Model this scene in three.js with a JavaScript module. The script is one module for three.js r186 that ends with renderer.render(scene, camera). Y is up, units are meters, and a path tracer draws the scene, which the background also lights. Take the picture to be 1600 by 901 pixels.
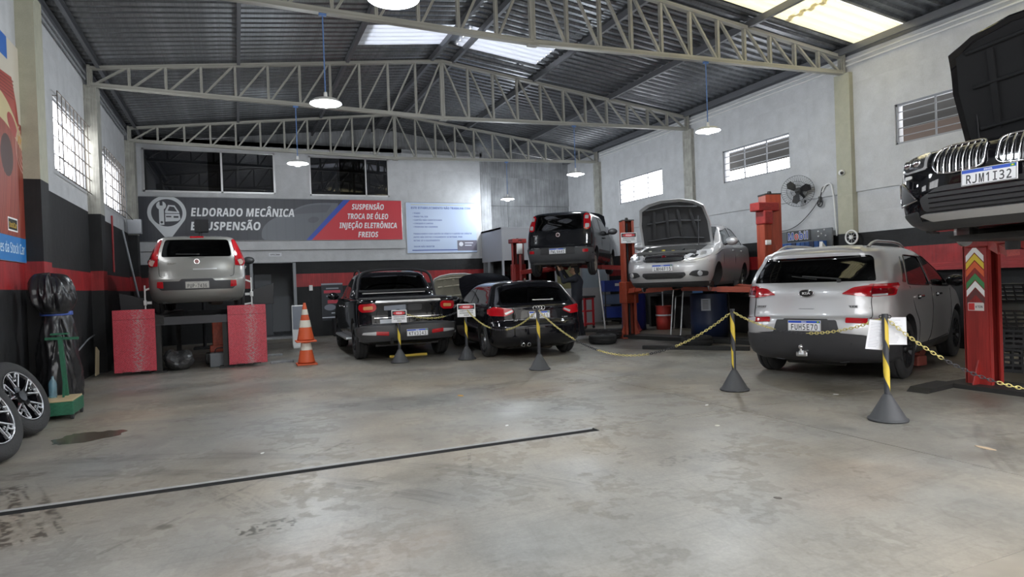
import * as THREE from 'three';
import { mergeGeometries, mergeVertices, toCreasedNormals } from 'three/addons/utils/BufferGeometryUtils.js';
import { RoundedBoxGeometry } from 'three/addons/geometries/RoundedBoxGeometry.js';
import { MarchingCubes } from 'three/addons/objects/MarchingCubes.js';
import { Brush, Evaluator, SUBTRACTION } from 'three-bvh-csg';

// ---------- camera, sky, exposure ----------
const scene = new THREE.Scene();
const camera = new THREE.PerspectiveCamera(2 * Math.atan(450.5 / 1007.05) * 180 / Math.PI, 1600 / 901, 0.1, 200);
{
  const yaw = 0.4034, pitch = -0.0095, roll = -0.0361;
  const f = new THREE.Vector3(Math.sin(yaw) * Math.cos(pitch), Math.sin(pitch), -Math.cos(yaw) * Math.cos(pitch));
  const r0 = new THREE.Vector3(Math.cos(yaw), 0, Math.sin(yaw)), u0 = new THREE.Vector3().crossVectors(r0, f);
  camera.up.copy(u0.multiplyScalar(Math.cos(roll)).addScaledVector(r0, -Math.sin(roll)));
  camera.position.set(0, 1.38, 0);
  camera.lookAt(camera.position.clone().add(f));
}
scene.background = new THREE.Color().setRGB(7.2, 7.3, 7.5);      // bright overcast sky, seen through windows and the open shop front
const renderer = new THREE.WebGLRenderer({ antialias: true });
renderer.toneMapping = THREE.LinearToneMapping;
renderer.toneMappingExposure = 1.3;
renderer.shadowMap.enabled = true;
const LAMP_POWER = 10;

// ---------- helpers ----------
let seed = 7;
const rnd = () => { seed = (seed * 1664525 + 1013904223) >>> 0; return seed / 4294967296; };
const rr = (a, b) => a + (b - a) * rnd();
const clamp = (x, a, b) => Math.min(b, Math.max(a, x));
const lerp = (a, b, t) => a + (b - a) * t;
const sstep = (a, b, x) => { const t = clamp((x - a) / (b - a), 0, 1); return t * t * (3 - 2 * t); };
const V = (x, y, z) => new THREE.Vector3(x, y, z);
const NT = new Float32Array(65536); for (let i = 0; i < 65536; i++) NT[i] = rnd();
function vn(x, y, o = 0) {           // value noise
  const ix = Math.floor(x), iy = Math.floor(y); let fx = x - ix, fy = y - iy;
  fx = fx * fx * (3 - 2 * fx); fy = fy * fy * (3 - 2 * fy);
  const k = ix * 73 + iy * 1237 + o * 911, a = NT[k & 65535], b = NT[(k + 73) & 65535], c = NT[(k + 1237) & 65535], d = NT[(k + 1310) & 65535];
  const p = a + (b - a) * fx; return p + (c + (d - c) * fx - p) * fy;
}
function fbm(x, y, n, o = 0) { let s = 0, a = .5, t = 0; for (let i = 0; i < n; i++) { s += a * vn(x, y, o + i * 7); t += a; a *= .5; x = x * 2.03 + 5.1; y = y * 2.03 + 3.7; } return s / t; }
const col = (c) => Array.isArray(c) ? new THREE.Color().setRGB(...c) : new THREE.Color(c);
function mat(c, rough = .6, metal = 0, o = {}) { return new THREE.MeshStandardMaterial({ color: col(c), roughness: rough, metalness: metal, ...o }); }
function phys(c, rough, metal, o = {}) { return new THREE.MeshPhysicalMaterial({ color: col(c), roughness: rough, metalness: metal, ...o }); }
function canvasTex(w, h, draw, srgb = true) {
  const c = document.createElement('canvas'); c.width = w; c.height = h; draw(c.getContext('2d'), w, h);
  const t = new THREE.CanvasTexture(c); if (srgb) t.colorSpace = THREE.SRGBColorSpace; return t;
}
function dataTex(n, m, f, srgb) {    // f(u, v) -> [r, g, b] 0..1
  const d = new Uint8Array(n * m * 4);
  for (let j = 0; j < m; j++) for (let i = 0; i < n; i++) { const c = f(i, j), k = (j * n + i) * 4; d[k] = clamp(c[0], 0, 1) * 255; d[k + 1] = clamp(c[1], 0, 1) * 255; d[k + 2] = clamp(c[2], 0, 1) * 255; d[k + 3] = 255; }
  const t = new THREE.DataTexture(d, n, m); t.magFilter = THREE.LinearFilter; t.wrapS = t.wrapT = THREE.RepeatWrapping; if (srgb) t.colorSpace = THREE.SRGBColorSpace; t.needsUpdate = true; return t;
}
function norm(g) {                   // same attributes everywhere, so that pieces of one part merge
  if (g.index) g = g.toNonIndexed();
  for (const k of Object.keys(g.attributes)) if (!['position', 'normal', 'uv'].includes(k)) g.deleteAttribute(k);
  if (!g.attributes.normal) g.computeVertexNormals();
  if (!g.attributes.uv) g.setAttribute('uv', new THREE.BufferAttribute(new Float32Array(g.attributes.position.count * 2), 2));
  g.morphAttributes = {}; g.clearGroups();
  return g;
}
const used = new Map();
function numbered(n) { const k = used.get(n) ?? 0; used.set(n, k + 1); return k ? n + '_' + String(k).padStart(3, '0') : n; }
function shadow(o) { o.castShadow = true; o.receiveShadow = true; return o; }
function mesh(name, geos, m, parent) {
  const list = (Array.isArray(geos) ? geos : [geos]).map(norm);
  const o = new THREE.Mesh(list.length > 1 ? mergeGeometries(list) : list[0], m);
  shadow(o); o.name = parent ? name : numbered(name); (parent ?? scene).add(o); return o;
}
function tag(o, label, category, group) { Object.assign(o.userData, { label, category }); if (group) o.userData.group = group; return o; }
function thing(name, label, category, [x, y, z] = [0, 0, 0], turn = 0, group) {
  const o = new THREE.Group(); o.name = numbered(name); scene.add(o); o.position.set(x, y, z); o.rotation.y = turn; return tag(o, label, category, group);
}
function struct(name, label, category) { const o = new THREE.Group(); o.name = name; scene.add(o); Object.assign(o.userData, { kind: 'structure', label, category }); return o; }
function dup(o, label, [x, y, z], turn, group) {
  const r = o.clone(); r.name = numbered(o.name.replace(/_\d{3}$/, '')); scene.add(r); r.position.set(x, y, z); if (turn !== undefined) r.rotation.y = turn;
  r.userData = { ...o.userData, label }; if (group) r.userData.group = group; return r;
}
const TR = (g, x = 0, y = 0, z = 0) => g.translate(x, y, z);
const box = (w, h, d, x = 0, y = 0, z = 0) => new THREE.BoxGeometry(w, h, d).translate(x, y, z);
const span = (x0, x1, y0, y1, z0, z1) => box(Math.abs(x1 - x0), Math.abs(y1 - y0), Math.abs(z1 - z0), (x0 + x1) / 2, (y0 + y1) / 2, (z0 + z1) / 2);
const rbox = (w, h, d, x = 0, y = 0, z = 0, r = .01, s = 2) => new RoundedBoxGeometry(w, h, d, s, Math.min(r, w / 2.01, h / 2.01, d / 2.01)).translate(x, y, z);
const cyl = (r0, r1, h, x = 0, y = 0, z = 0, n = 20, open = false) => new THREE.CylinderGeometry(r1, r0, h, n, 1, open).translate(x, y, z);
function bar(a, b, w, d = w, round = false) {   // beam from a to b, its local y along the beam
  a = a.isVector3 ? a : V(...a); b = b.isVector3 ? b : V(...b);
  const dir = b.clone().sub(a), L = dir.length(), g = round ? new THREE.CylinderGeometry(w, w, L, 10) : new THREE.BoxGeometry(w, L, d);
  const q = new THREE.Quaternion(), y = dir.normalize();
  let x = V(0, 0, 1).cross(y); if (x.lengthSq() < 1e-6) x = V(1, 0, 0); x.normalize();
  const m = new THREE.Matrix4().makeBasis(x, y, x.clone().cross(y)); q.setFromRotationMatrix(m);
  return g.applyQuaternion(q).translate((a.x + b.x) / 2, (a.y + b.y) / 2, (a.z + b.z) / 2);
}
const tube = (pts, r, n = 32, s = 6, closed = false) => new THREE.TubeGeometry(new THREE.CatmullRomCurve3(pts.map(p => p.isVector3 ? p : V(...p)), closed), n, r, s, closed);
const lathe = (pts, n = 28) => new THREE.LatheGeometry(pts.map(p => new THREE.Vector2(p[0], p[1])), n);
function extr(pts, d, bevel = 0) { const s = new THREE.Shape(pts.map(p => new THREE.Vector2(p[0], p[1]))); return new THREE.ExtrudeGeometry(s, { depth: d, bevelEnabled: bevel > 0, bevelSize: bevel, bevelThickness: bevel, bevelSegments: 2, steps: 1, curveSegments: 8 }); }
function rp(pts, r = .03, seg = 4) {             // polygon with rounded corners
  const out = [], n = pts.length;
  for (let i = 0; i < n; i++) {
    const [a, b, c] = [pts[(i + n - 1) % n], pts[i], pts[(i + 1) % n]], la = Math.hypot(a[0] - b[0], a[1] - b[1]), lc = Math.hypot(c[0] - b[0], c[1] - b[1]);
    const q = Math.min(b[2] ?? r, la * .45, lc * .45), p0 = [b[0] + (a[0] - b[0]) * q / la, b[1] + (a[1] - b[1]) * q / la], p1 = [b[0] + (c[0] - b[0]) * q / lc, b[1] + (c[1] - b[1]) * q / lc];
    for (let k = 0; k <= seg; k++) { const t = k / seg; out.push([(1 - t) * (1 - t) * p0[0] + 2 * t * (1 - t) * b[0] + t * t * p1[0], (1 - t) * (1 - t) * p0[1] + 2 * t * (1 - t) * b[1] + t * t * p1[1]]); }
  }
  return out;
}
const mz = (p) => p.map(a => [-a[0], ...a.slice(1)]);
const ell = (cx, cy, rx, ry, n = 20) => Array.from({ length: n }, (_, i) => [cx + rx * Math.cos(i / n * 2 * Math.PI), cy + ry * Math.sin(i / n * 2 * Math.PI)]);
function uvBox(g, s = 1) {                       // uv in metres from position and normal
  g = norm(g); const p = g.attributes.position, n = g.attributes.normal, u = g.attributes.uv;
  for (let i = 0; i < p.count; i++) {
    const ax = Math.abs(n.getX(i)), ay = Math.abs(n.getY(i)), az = Math.abs(n.getZ(i));
    if (ax > ay && ax > az) u.setXY(i, p.getZ(i) * s, p.getY(i) * s); else if (ay > az) u.setXY(i, p.getX(i) * s, p.getZ(i) * s); else u.setXY(i, p.getX(i) * s, p.getY(i) * s);
  }
  return g;
}
function textBox(ctx, s, x, y, w, size, o = {}) { // text squeezed to width w
  ctx.save(); ctx.font = `${o.weight ?? 'bold'} ${size}px ${o.font ?? 'sans-serif'}`; ctx.textBaseline = 'alphabetic'; ctx.textAlign = 'left';
  ctx.translate(x, y); if (o.skew) ctx.transform(1, 0, -o.skew, 1, 0, 0); const m = ctx.measureText(s).width; ctx.scale(w / m, 1); ctx.fillText(s, 0, 0); if (o.stroke) { ctx.lineWidth = o.stroke; ctx.strokeStyle = ctx.fillStyle; ctx.strokeText(s, 0, 0); } ctx.restore();
}
// flat printed face (sign, plate, paper): a thin board whose front (+z) carries the print
function board(name, w, h, t, tex, m, parent, edge = .004) {
  const o = mesh(name, rbox(w, h, t, 0, 0, 0, edge, 1), m, parent);
  const f = new THREE.Mesh(new THREE.PlaneGeometry(w - edge * 2, h - edge * 2).translate(0, 0, t / 2 + .0015), mat(0xffffff, .45, 0, { map: tex })); f.name = 'print'; shadow(f); o.add(f); return o;
}
// ---------- shared materials ----------
const XL = -2.43, XR = 11.15, ZB = -19.7, ZR = -20.6, ZF = 1.2, RIDGE = 4.37;
const plasterTex = dataTex(512, 512, (i, j) => { const a = fbm(i / 40, j / 40, 5, 1), b = vn(i / 3, j / 3, 9); const v = .90 + .10 * (a - .5) + .03 * (b - .5); return [v, v, v]; }, true);
const plasterBump = dataTex(512, 512, (i, j) => { const v = fbm(i / 30, j / 30, 6, 3); return [v, v, v]; });
const grimeTex = dataTex(512, 512, (i, j) => { const a = fbm(i / 60, j / 60, 5, 21), s = fbm(i / 5, j / 90, 3, 5); const v = .8 + .25 * (a - .5) + .2 * (s - .5); return [v, v, v * .99]; }, true);
const rep = (t, s) => { const r = t.clone(); r.wrapS = r.wrapT = THREE.RepeatWrapping; r.repeat.set(s, s); r.needsUpdate = true; return r; };
const PB = { bumpMap: rep(plasterBump, .5), bumpScale: .004 };
const M = {
  white: mat([.66, .67, .69], .75, 0, { map: rep(plasterTex, .4), ...PB }),
  black: mat([.013, .0135, .016], .7, 0, { map: rep(grimeTex, .5), ...PB }),
  red: mat([.50, .022, .028], .5, 0, { map: rep(grimeTex, .5), ...PB }),
  cream: mat([.50, .49, .38], .6, 0, { map: rep(plasterTex, .7) }),
  steel: mat([.56, .55, .50], .5, .05, { map: rep(grimeTex, .8) }),
  purlin: mat([.16, .165, .18], .5, .5),
  zinc: mat([.30, .315, .345], .36, .85, { map: rep(grimeTex, .9) }),
  concrete: mat([.46, .47, .50], .8, 0, { map: rep(grimeTex, .4), bumpMap: rep(plasterBump, .6), bumpScale: .006 }),
  darkMetal: mat([.03, .03, .033], .45, .6), rubber: mat([.022, .022, .024], .8), chrome: mat([.75, .75, .77], .12, 1), alu: mat([.6, .6, .61], .35, .9),
  plastic: mat([.03, .03, .032], .5), gloss: phys([.008, .008, .01], .15, 0, { clearcoat: 1, clearcoatRoughness: .05 }), whitePaint: mat([.75, .75, .74], .5), grey: mat([.25, .26, .28], .5),
  liftRed: mat([.46, .035, .03], .42, .1, { map: rep(grimeTex, 1.2) }), liftOrange: mat([.50, .075, .03], .45, .1, { map: rep(grimeTex, 1.5) }),
  blue: mat([.02, .045, .28], .4), green: mat([.03, .20, .11], .5, .1, { map: rep(grimeTex, 3) }), yellow: mat([.62, .45, .05], .5), wood: mat([.5, .38, .22], .7),
  dirtyBlack: mat([.028, .027, .026], .6, .1, { map: rep(grimeTex, 1) }), paper: mat([.78, .78, .8], .8), tyre: mat([.025, .025, .026], .82, 0, { bumpMap: rep(plasterBump, 6), bumpScale: .003 }),
};
// ---------- floor: cast slabs with sawn joints, one texture a slab ----------
const STAINS = [ // x, z, rx, rz, turn, strength, kind
  [-1.48, -7.5, .44, .30, .2, .8, 'wet'], [-1.25, -7.0, .5, .16, .9, .4, 'tread'], [-1.42, -5.15, .24, .75, .35, .85, 'tread'], [.11, -4.05, .17, .09, .1, .95, 'tread'], [-.45, -4.35, .07, .05, 0, .9, 'oil'],
  [2.95, -3.98, .2, .08, .3, .45, 'tread'], [3.35, -3.9, .22, .1, .2, .3, 'tread'], [1.15, -4.6, .3, .22, .4, .35, 'oil'], [5.3, -3.0, .5, .25, .2, .4, 'oil'], [1.6, -3.1, .5, .35, .8, .22, 'oil'],
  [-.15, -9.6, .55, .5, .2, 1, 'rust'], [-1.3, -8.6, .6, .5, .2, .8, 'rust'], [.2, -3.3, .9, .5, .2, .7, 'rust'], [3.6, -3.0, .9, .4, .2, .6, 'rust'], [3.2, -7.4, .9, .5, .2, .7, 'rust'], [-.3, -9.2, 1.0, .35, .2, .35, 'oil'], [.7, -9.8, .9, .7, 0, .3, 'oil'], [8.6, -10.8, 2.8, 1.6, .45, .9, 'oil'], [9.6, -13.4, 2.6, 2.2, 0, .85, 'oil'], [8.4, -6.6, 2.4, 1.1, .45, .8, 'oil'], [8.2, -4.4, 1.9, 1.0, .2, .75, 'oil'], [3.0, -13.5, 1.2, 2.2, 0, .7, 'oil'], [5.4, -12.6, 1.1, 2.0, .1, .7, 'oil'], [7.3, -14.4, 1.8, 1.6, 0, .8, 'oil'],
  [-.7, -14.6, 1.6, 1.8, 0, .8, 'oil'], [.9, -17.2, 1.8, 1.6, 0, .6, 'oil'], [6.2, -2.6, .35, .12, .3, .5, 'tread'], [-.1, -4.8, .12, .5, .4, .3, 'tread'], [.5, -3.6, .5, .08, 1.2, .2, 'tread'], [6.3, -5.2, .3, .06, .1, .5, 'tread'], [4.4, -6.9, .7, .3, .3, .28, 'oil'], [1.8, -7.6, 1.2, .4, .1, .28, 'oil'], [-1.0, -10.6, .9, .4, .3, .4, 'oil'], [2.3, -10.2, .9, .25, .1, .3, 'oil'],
];
const TRACKS = [[-3.2, -1.2, 5.2, .11, -1.5, -.5, .30], [-3.0, -1.0, 5.75, .11, -1.45, -.45, .24], [6.5, -12.5, 6.6, .12, 1.2, 2.6, .22], [6.4, -12.6, 7.2, .12, 1.2, 2.6, .2], [9.5, 2.5, 7.0, .12, -2.8, -1.9, .22], [9.6, 2.6, 6.3, .12, -2.8, -1.9, .22], [1.0, -16.0, 8.2, .12, .9, 1.9, .24], [1.2, -16.2, 9.2, .12, .8, 2.0, .2]];
const CRACKS = [[-.75, -4.05, .15, -5.1, .012], [.15, -5.1, .9, -6.0, .012], [1.5, -4.4, 1.7, -5.0, .01], [5.2, -3.4, 6.6, -3.0, .012], [-2.0, -4.3, -1.4, -4.1, .012]];
function floorColour(x, z) {
  const a = fbm(x * .5, z * .5, 3, 11), b = fbm(x * 1.9 + 9, z * 1.9, 4, 31), c = fbm(x * 8, z * 8, 4, 51), g = vn(x * 170, z * 170, 71), g2 = vn(x * 55, z * 55, 77);
  let v = .235 * (1 + .42 * (a - .5) + .40 * (b - .5) + .26 * (c - .5) + .16 * (g - .5) + .14 * (g2 - .5));
  const fl = fbm(x * 2.6 + 40, z * 2.6, 6, 91), brk = sstep(.40, .52, fbm(x * 15, z * 15, 3, 97)), flake = sstep(.545, .575, fl) * brk, pale = sstep(.43, .40, fl) * brk; v *= 1 - .075 * flake + .05 * pale;
  const scr = vn(x * 3.2 + vn(z * 3, x, 3) * 2, z * 46 + x * 2, 111), scr2 = vn(x * 40 + z * 9, z * 3, 113); v *= 1 - .09 * sstep(.72, .9, scr) - .07 * sstep(.78, .92, scr2);
  const warm = fbm(x * .8 + 20, z * .8 + 7, 3, 131) - .5;
  let r = v * (1.06 + .20 * warm), gg = v * (.975 - .01 * warm), bb = v * (.83 - .24 * warm), rough = .44 + .26 * (b - .5) + .14 * flake;
  for (const [sx, sz, rx, rz, t, k, kind] of STAINS) {
    const dx = x - sx, dz = z - sz; if (Math.abs(dx) > 1.6 * (rx + rz) || Math.abs(dz) > 1.6 * (rx + rz)) continue;
    const wet = kind === 'wet', u = (dx * Math.cos(t) - dz * Math.sin(t)) / rx, w = (dx * Math.sin(t) + dz * Math.cos(t)) / rz, d = Math.hypot(u, w) + (wet ? 1.9 : .9) * (fbm(x * 2.2 / Math.sqrt(rx), z * 2.2 / Math.sqrt(rx), 4, 151) - .5);
    let m = kind === 'wet' ? sstep(.86, .80, d) : kind === 'oil' || kind === 'rust' ? sstep(1.15, .45, d) * (.55 + .9 * (fbm(x * 5, z * 5, 4, 171) - .2)) : sstep(1.05, .9, Math.max(Math.abs(u), Math.abs(w))) * sstep(.35, .6, vn(u * 9, w * 2.2, 191)) * sstep(.3, .55, vn(x * 40, z * 40, 211));
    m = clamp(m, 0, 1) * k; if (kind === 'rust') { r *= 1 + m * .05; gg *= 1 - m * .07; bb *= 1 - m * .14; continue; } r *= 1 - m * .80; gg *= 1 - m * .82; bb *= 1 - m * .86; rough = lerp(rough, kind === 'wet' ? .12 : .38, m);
  }
  for (const [cx, cz, R, wd, a0, a1, k] of TRACKS) { const dx = x - cx, dz = z - cz, q = Math.abs(Math.hypot(dx, dz) - R); if (q > wd) continue; const t = Math.atan2(dz, dx); if (t < a0 || t > a1) continue; const m = k * sstep(wd, wd * .8, q) * (.35 + .65 * sstep(.35, .6, vn(q * 60, t * R * 3, 221))) * sstep(.25, .55, vn(x * 5, z * 5, 231)) * sstep(a0, a0 + .08, t) * sstep(a1, a1 - .08, t); r *= 1 - m; gg *= 1 - m; bb *= 1 - m; }
  for (const [x0, z0, x1, z1, w] of CRACKS) { const L = (x1 - x0) ** 2 + (z1 - z0) ** 2, t = ((x - x0) * (x1 - x0) + (z - z0) * (z1 - z0)) / L; if (t < 0 || t > 1) continue; const q = Math.abs(Math.hypot(x - x0 - t * (x1 - x0), z - z0 - t * (z1 - z0)) - .012 * vn(t * 40, 3, 241)); if (q < w) { const m = .45 * (1 - q / w) * sstep(.2, .5, vn(t * 25, 9, 251)); r *= 1 - m; gg *= 1 - m; bb *= 1 - m; } }
  return [r, gg, bb, rough];
}
const s2 = (c) => c <= .0031308 ? c * 12.92 : 1.055 * Math.pow(c, 1 / 2.4) - .055;
function slab(parent, x0, x1, z0, z1, n, m) {
  const cd = new Uint8Array(n * m * 4), rd = new Uint8Array(n * m * 4);
  for (let j = 0; j < m; j++) for (let i = 0; i < n; i++) {
    const c = floorColour(x0 + (i + .5) / n * (x1 - x0), z1 - (j + .5) / m * (z1 - z0)), k = (j * n + i) * 4;
    for (let q = 0; q < 3; q++) { cd[k + q] = s2(clamp(c[q], 0, 1)) * 255; rd[k + q] = clamp(c[3], .08, 1) * 255; } cd[k + 3] = rd[k + 3] = 255;
  }
  const mk = (d, s) => { const t = new THREE.DataTexture(d, n, m); t.magFilter = THREE.LinearFilter; if (s) t.colorSpace = THREE.SRGBColorSpace; t.needsUpdate = true; return t; };
  const g = span(x0 + .005, x1 - .005, -.12, 0, z0 + .005, z1 - .005).toNonIndexed(), p = g.attributes.position, u = g.attributes.uv;
  for (let i = 0; i < p.count; i++) u.setXY(i, (p.getX(i) - x0) / (x1 - x0), (z1 - p.getZ(i)) / (z1 - z0));
  mesh('slab', g, mat(0xffffff, 1, 0, { map: mk(cd, true), roughnessMap: mk(rd, false) }), parent);
}
const floor = struct('floor', 'worn grey polished concrete floor of the workshop', 'floor');
mesh('subfloor', span(XL - .2, XR + .2, -.3, -.12, ZR - .3, ZF), mat([.05, .05, .05], .9), floor);
const JX = 4.66, JZ = -5.17;
slab(floor, XL, JX, JZ + .06, -1.9, 1400, 680); slab(floor, JX, XR, JZ, -1.9, 1000, 560); slab(floor, XL, XR, -1.9, ZF, 256, 64);
slab(floor, XL, JX, -12.4, JZ - .06, 800, 800); slab(floor, JX, XR, -12.4, JZ, 700, 800); slab(floor, XL, JX, ZR, -12.4, 400, 400); slab(floor, JX, XR, ZR, -12.4, 300, 400);
for (const [p, q] of [[JZ, JZ + .06], [JZ - .06, JZ]]) slab(floor, 3.0, JX, p, q, 200, 8);
mesh('forecourt', span(-14, 24, -.3, -.02, ZF, 14), mat([.36, .35, .33], .8), floor);
{ // slot drain
  const t = tag(mesh('drain_channel', [span(XL, 2.99, -.1, -.094, JZ - .055, JZ + .055)], M.dirtyBlack), 'long black slot drain with steel edges across the concrete floor', 'drain');
  mesh('edge_frame', [span(XL, 2.99, -.006, .004, JZ - .062, JZ - .046)], mat([.38, .38, .38], .5, .3), t); mesh('channel_side', [span(XL, 2.99, -.1, -.006, JZ - .058, JZ - .052), span(2.985, 3.0, -.1, .001, JZ - .058, JZ + .058), span(XL, 2.99, -.1, -.02, JZ + .052, JZ + .058)], mat([.012, .012, .012], .9), t);
  const gr = []; for (let x = XL + .3; x < 2.98; x += .5) gr.push(span(x, x + .02, -.05, -.012, JZ - .05, JZ + .05)); for (const o of [-.034, -.02, -.006, .008, .022, .036]) gr.push(span(XL, 2.99, -.04, -.006, JZ + o - .004, JZ + o + .004));
  mesh('grating', gr, mat([.006, .006, .006], .95), t);
}
// ---------- walls ----------
function holed(x0, x1, y0, y1, holes) { // rectangles that tile [x0,x1]x[y0,y1] around holes [hx0,hx1,hy0,hy1] standing side by side
  const out = []; let x = x0; for (const [a, b, c, d] of [...holes].sort((p, q) => p[0] - q[0])) { if (a > x) out.push([x, a, y0, y1]); if (c > y0) out.push([a, b, y0, c]); if (d < y1) out.push([a, b, d, y1]); x = b; }
  if (x < x1) out.push([x, x1, y0, y1]); return out;
}
const EAVE = 5.62, WT = 5.62;
const WL = struct('wall_left', 'white plaster side wall with black dado and red stripe, left', 'wall');
const winL = [[-13.85, -11.55, 3.32, 4.42], [-17.6, -15.25, 3.3, 4.36]];
mesh('plaster', holed(ZR, ZF, 2.94, WT, winL).map(([a, b, c, d]) => uvBox(span(XL - .2, XL, c, d, a, b))), M.white, WL);
mesh('black_band', [uvBox(span(XL - .2, XL, -.3, 1.505, ZR, ZF)), uvBox(span(XL - .2, XL, 1.834, 2.94, ZR, ZF))], M.black, WL);
mesh('red_band', uvBox(span(XL - .2, XL, 1.505, 1.834, ZR, ZF)), M.red, WL);
const WR = struct('wall_right', 'white plaster side wall with black dado and red stripe, right', 'wall');
const winR = [[-17.28, -15.05, 3.70, 4.45], [-12.59, -10.5, 3.63, 4.42], [-8.06, -5.9, 3.63, 4.36]];
mesh('plaster', [...holed(ZR, ZF, 2.9, WT, winR).map(([a, b, c, d]) => uvBox(span(XR, XR + .22, c, d, a, b))), uvBox(span(XR + .035, XR + .22, 2.1, 2.9, ZR, ZF))], M.white, WR);
mesh('black_band', [uvBox(span(XR + .03, XR + .22, -.3, 1.47, ZR, ZF)), uvBox(span(XR + .03, XR + .22, 1.77, 2.1, ZR, ZF))], M.black, WR);
mesh('red_band', uvBox(span(XR + .03, XR + .22, 1.47, 1.77, ZR, ZF)), M.red, WR);
for (const [k, ws, x, sgn] of [[1, winL, XL, 1], [3, winR, XR, -1]]) ws.forEach(([a, b, c, d], i) => {
  const w = struct('window_' + (k + i), sgn > 0 ? ['barred window in the left wall nearer the front', 'barred window in the left wall nearer the back'][i] : ['bright barred window in the right wall nearest the back', 'barred window above the tall orange lift post', 'barred window behind the raised black bonnet'][i], 'window');
  const f = [], xo = x - sgn * .05; f.push(span(xo - .02, xo + .02, c, c + .035, a, b), span(xo - .02, xo + .02, d - .035, d, a, b), span(xo - .02, xo + .02, c, d, a, a + .035), span(xo - .02, xo + .02, c, d, b - .035, b));
  const nv = 3, nh = sgn > 0 ? 4 : 5; for (let q = 1; q < nv; q++) f.push(span(xo - .012, xo + .012, c, d, lerp(a, b, q / nv) - .012, lerp(a, b, q / nv) + .012)); for (let q = 1; q < nh; q++) f.push(span(xo - .006, xo + .006, lerp(c, d, q / nh) - .008, lerp(c, d, q / nh) + .008, a, b));
  mesh('frame', f, M.grey, w);
  if (sgn > 0) { // welded grille standing off the wall
    const g = [], xg = x + .07; for (let q = 0; q <= 9; q++) g.push(span(xg - .006, xg + .006, c - .06, d + .06, lerp(a - .05, b + .05, q / 9) - .006, lerp(a - .05, b + .05, q / 9) + .006)); for (let q = 0; q <= 5; q++) g.push(span(xg - .006, xg + .006, lerp(c - .06, d + .06, q / 5) - .006, lerp(c - .06, d + .06, q / 5) + .006, a - .05, b + .05));
    for (const z of [a, b]) for (const y of [c, d]) g.push(span(x, xg, y - .006, y + .006, z - .006, z + .006)); mesh('grille', g, mat([.12, .10, .085], .6, .5), w);
  }
});
// pilasters carry the trusses
const TZ = [-5.2, -9.07, -13.8, -18.48];
function column(name, x0, x1, z0, z1, mt) { const t = struct(name[0], name[1], 'column'); for (const [a, b, m] of mt) mesh('shaft', uvBox(span(x0, x1, a, b, z0, z1)), m, t); return t; }
TZ.forEach((z, i) => {
  const L = [['trim_1', 'left wall pilaster at the front'], ['trim_2', 'cream and black left wall pilaster beside the racing poster'], ['trim_3', 'left wall pilaster between the two barred windows'], ['trim_4', 'left wall pilaster in the back corner']][i], R = [['trim_5', 'right wall column near the front'], ['trim_6', 'pale right wall column beside the fan'], ['trim_7', 'slim grey right wall column between two windows'], ['trim_8', 'grey steel column in the back right corner']][i];
  column(L, XL, XL + .2, (i == 1 ? -9.85 : z) - .36, (i == 1 ? -9.85 : z) + .02, [[0, 1.505, M.black], [1.505, 1.86, M.red], [1.86, 2.9, M.black], [2.9, 5.25, i == 1 || !i ? M.cream : M.steel]]);
  column(R, XR - .1, XR + .05, z - .17, z + .17, [[0, 2.1, M.black], [2.1, 5.22, i < 2 ? M.cream : M.steel]]);
});
// back: mezzanine front, beam, ground floor wall with a doorway
const WB = struct('wall_back', 'back wall of the workshop under the office windows', 'wall');
const P0 = -2.25, wA = [-2.2, 1.13, 4.16, 5.33], wB = [2.08, 4.42, 4.14, 5.30];
mesh('plaster', [...holed(XL, 4.85, 2.78, 5.62, [wA, wB]).map(([a, b, c, d]) => uvBox(span(a, b, c, d, ZB - .15, ZB))), uvBox(span(4.85, 7.43, 2.2, 5.62, ZB - .2, ZB - .02)), uvBox(span(XL, 4.85, 2.2, 2.55, ZB - .05, ZB + .03))], M.white, WB);
mesh('beam', uvBox(span(XL, 4.85, 2.55, 2.8, ZB - .15, ZB + .14)), M.white, WB);
mesh('black_band', [...holed(XL, 7.43, -.3, 1.47, [[.42, 1.55, -.3, 1.47]]), ...holed(XL, 7.43, 1.85, 2.2, [[.42, 1.55, 1.85, 2.2]])].map(([a, b, c, d]) => uvBox(span(a, b, c, d, ZB - .2, ZB - .02))), M.black, WB);
mesh('red_band', holed(XL, 7.43, 1.47, 1.85, [[.42, 1.55, 1.47, 1.85]]).map(([a, b, c, d]) => uvBox(span(a, b, c, d, ZB - .2, ZB - .02))), M.red, WB);
{ const pan = struct('wall_back_right', 'bare grey concrete panel wall in the back right corner', 'wall'); const xs = [7.77, 8.75, 9.85, 11.15]; mesh('pillar', uvBox(span(7.43, 7.77, 0, 5.62, ZR, ZB)), M.concrete, pan); for (let i = 0; i < 3; i++) for (const [a, b] of [[0, 2.05], [2.06, 4.02], [4.03, 5.62]]) mesh('panel', uvBox(span(xs[i] + .006, xs[i + 1] - .006, a, b, ZR - .15, ZR + rr(0, .012))), M.concrete, pan); mesh('backing', span(7.43, 11.37, -.3, 5.62, ZR - .3, ZR - .15), M.concrete, pan); }
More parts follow.
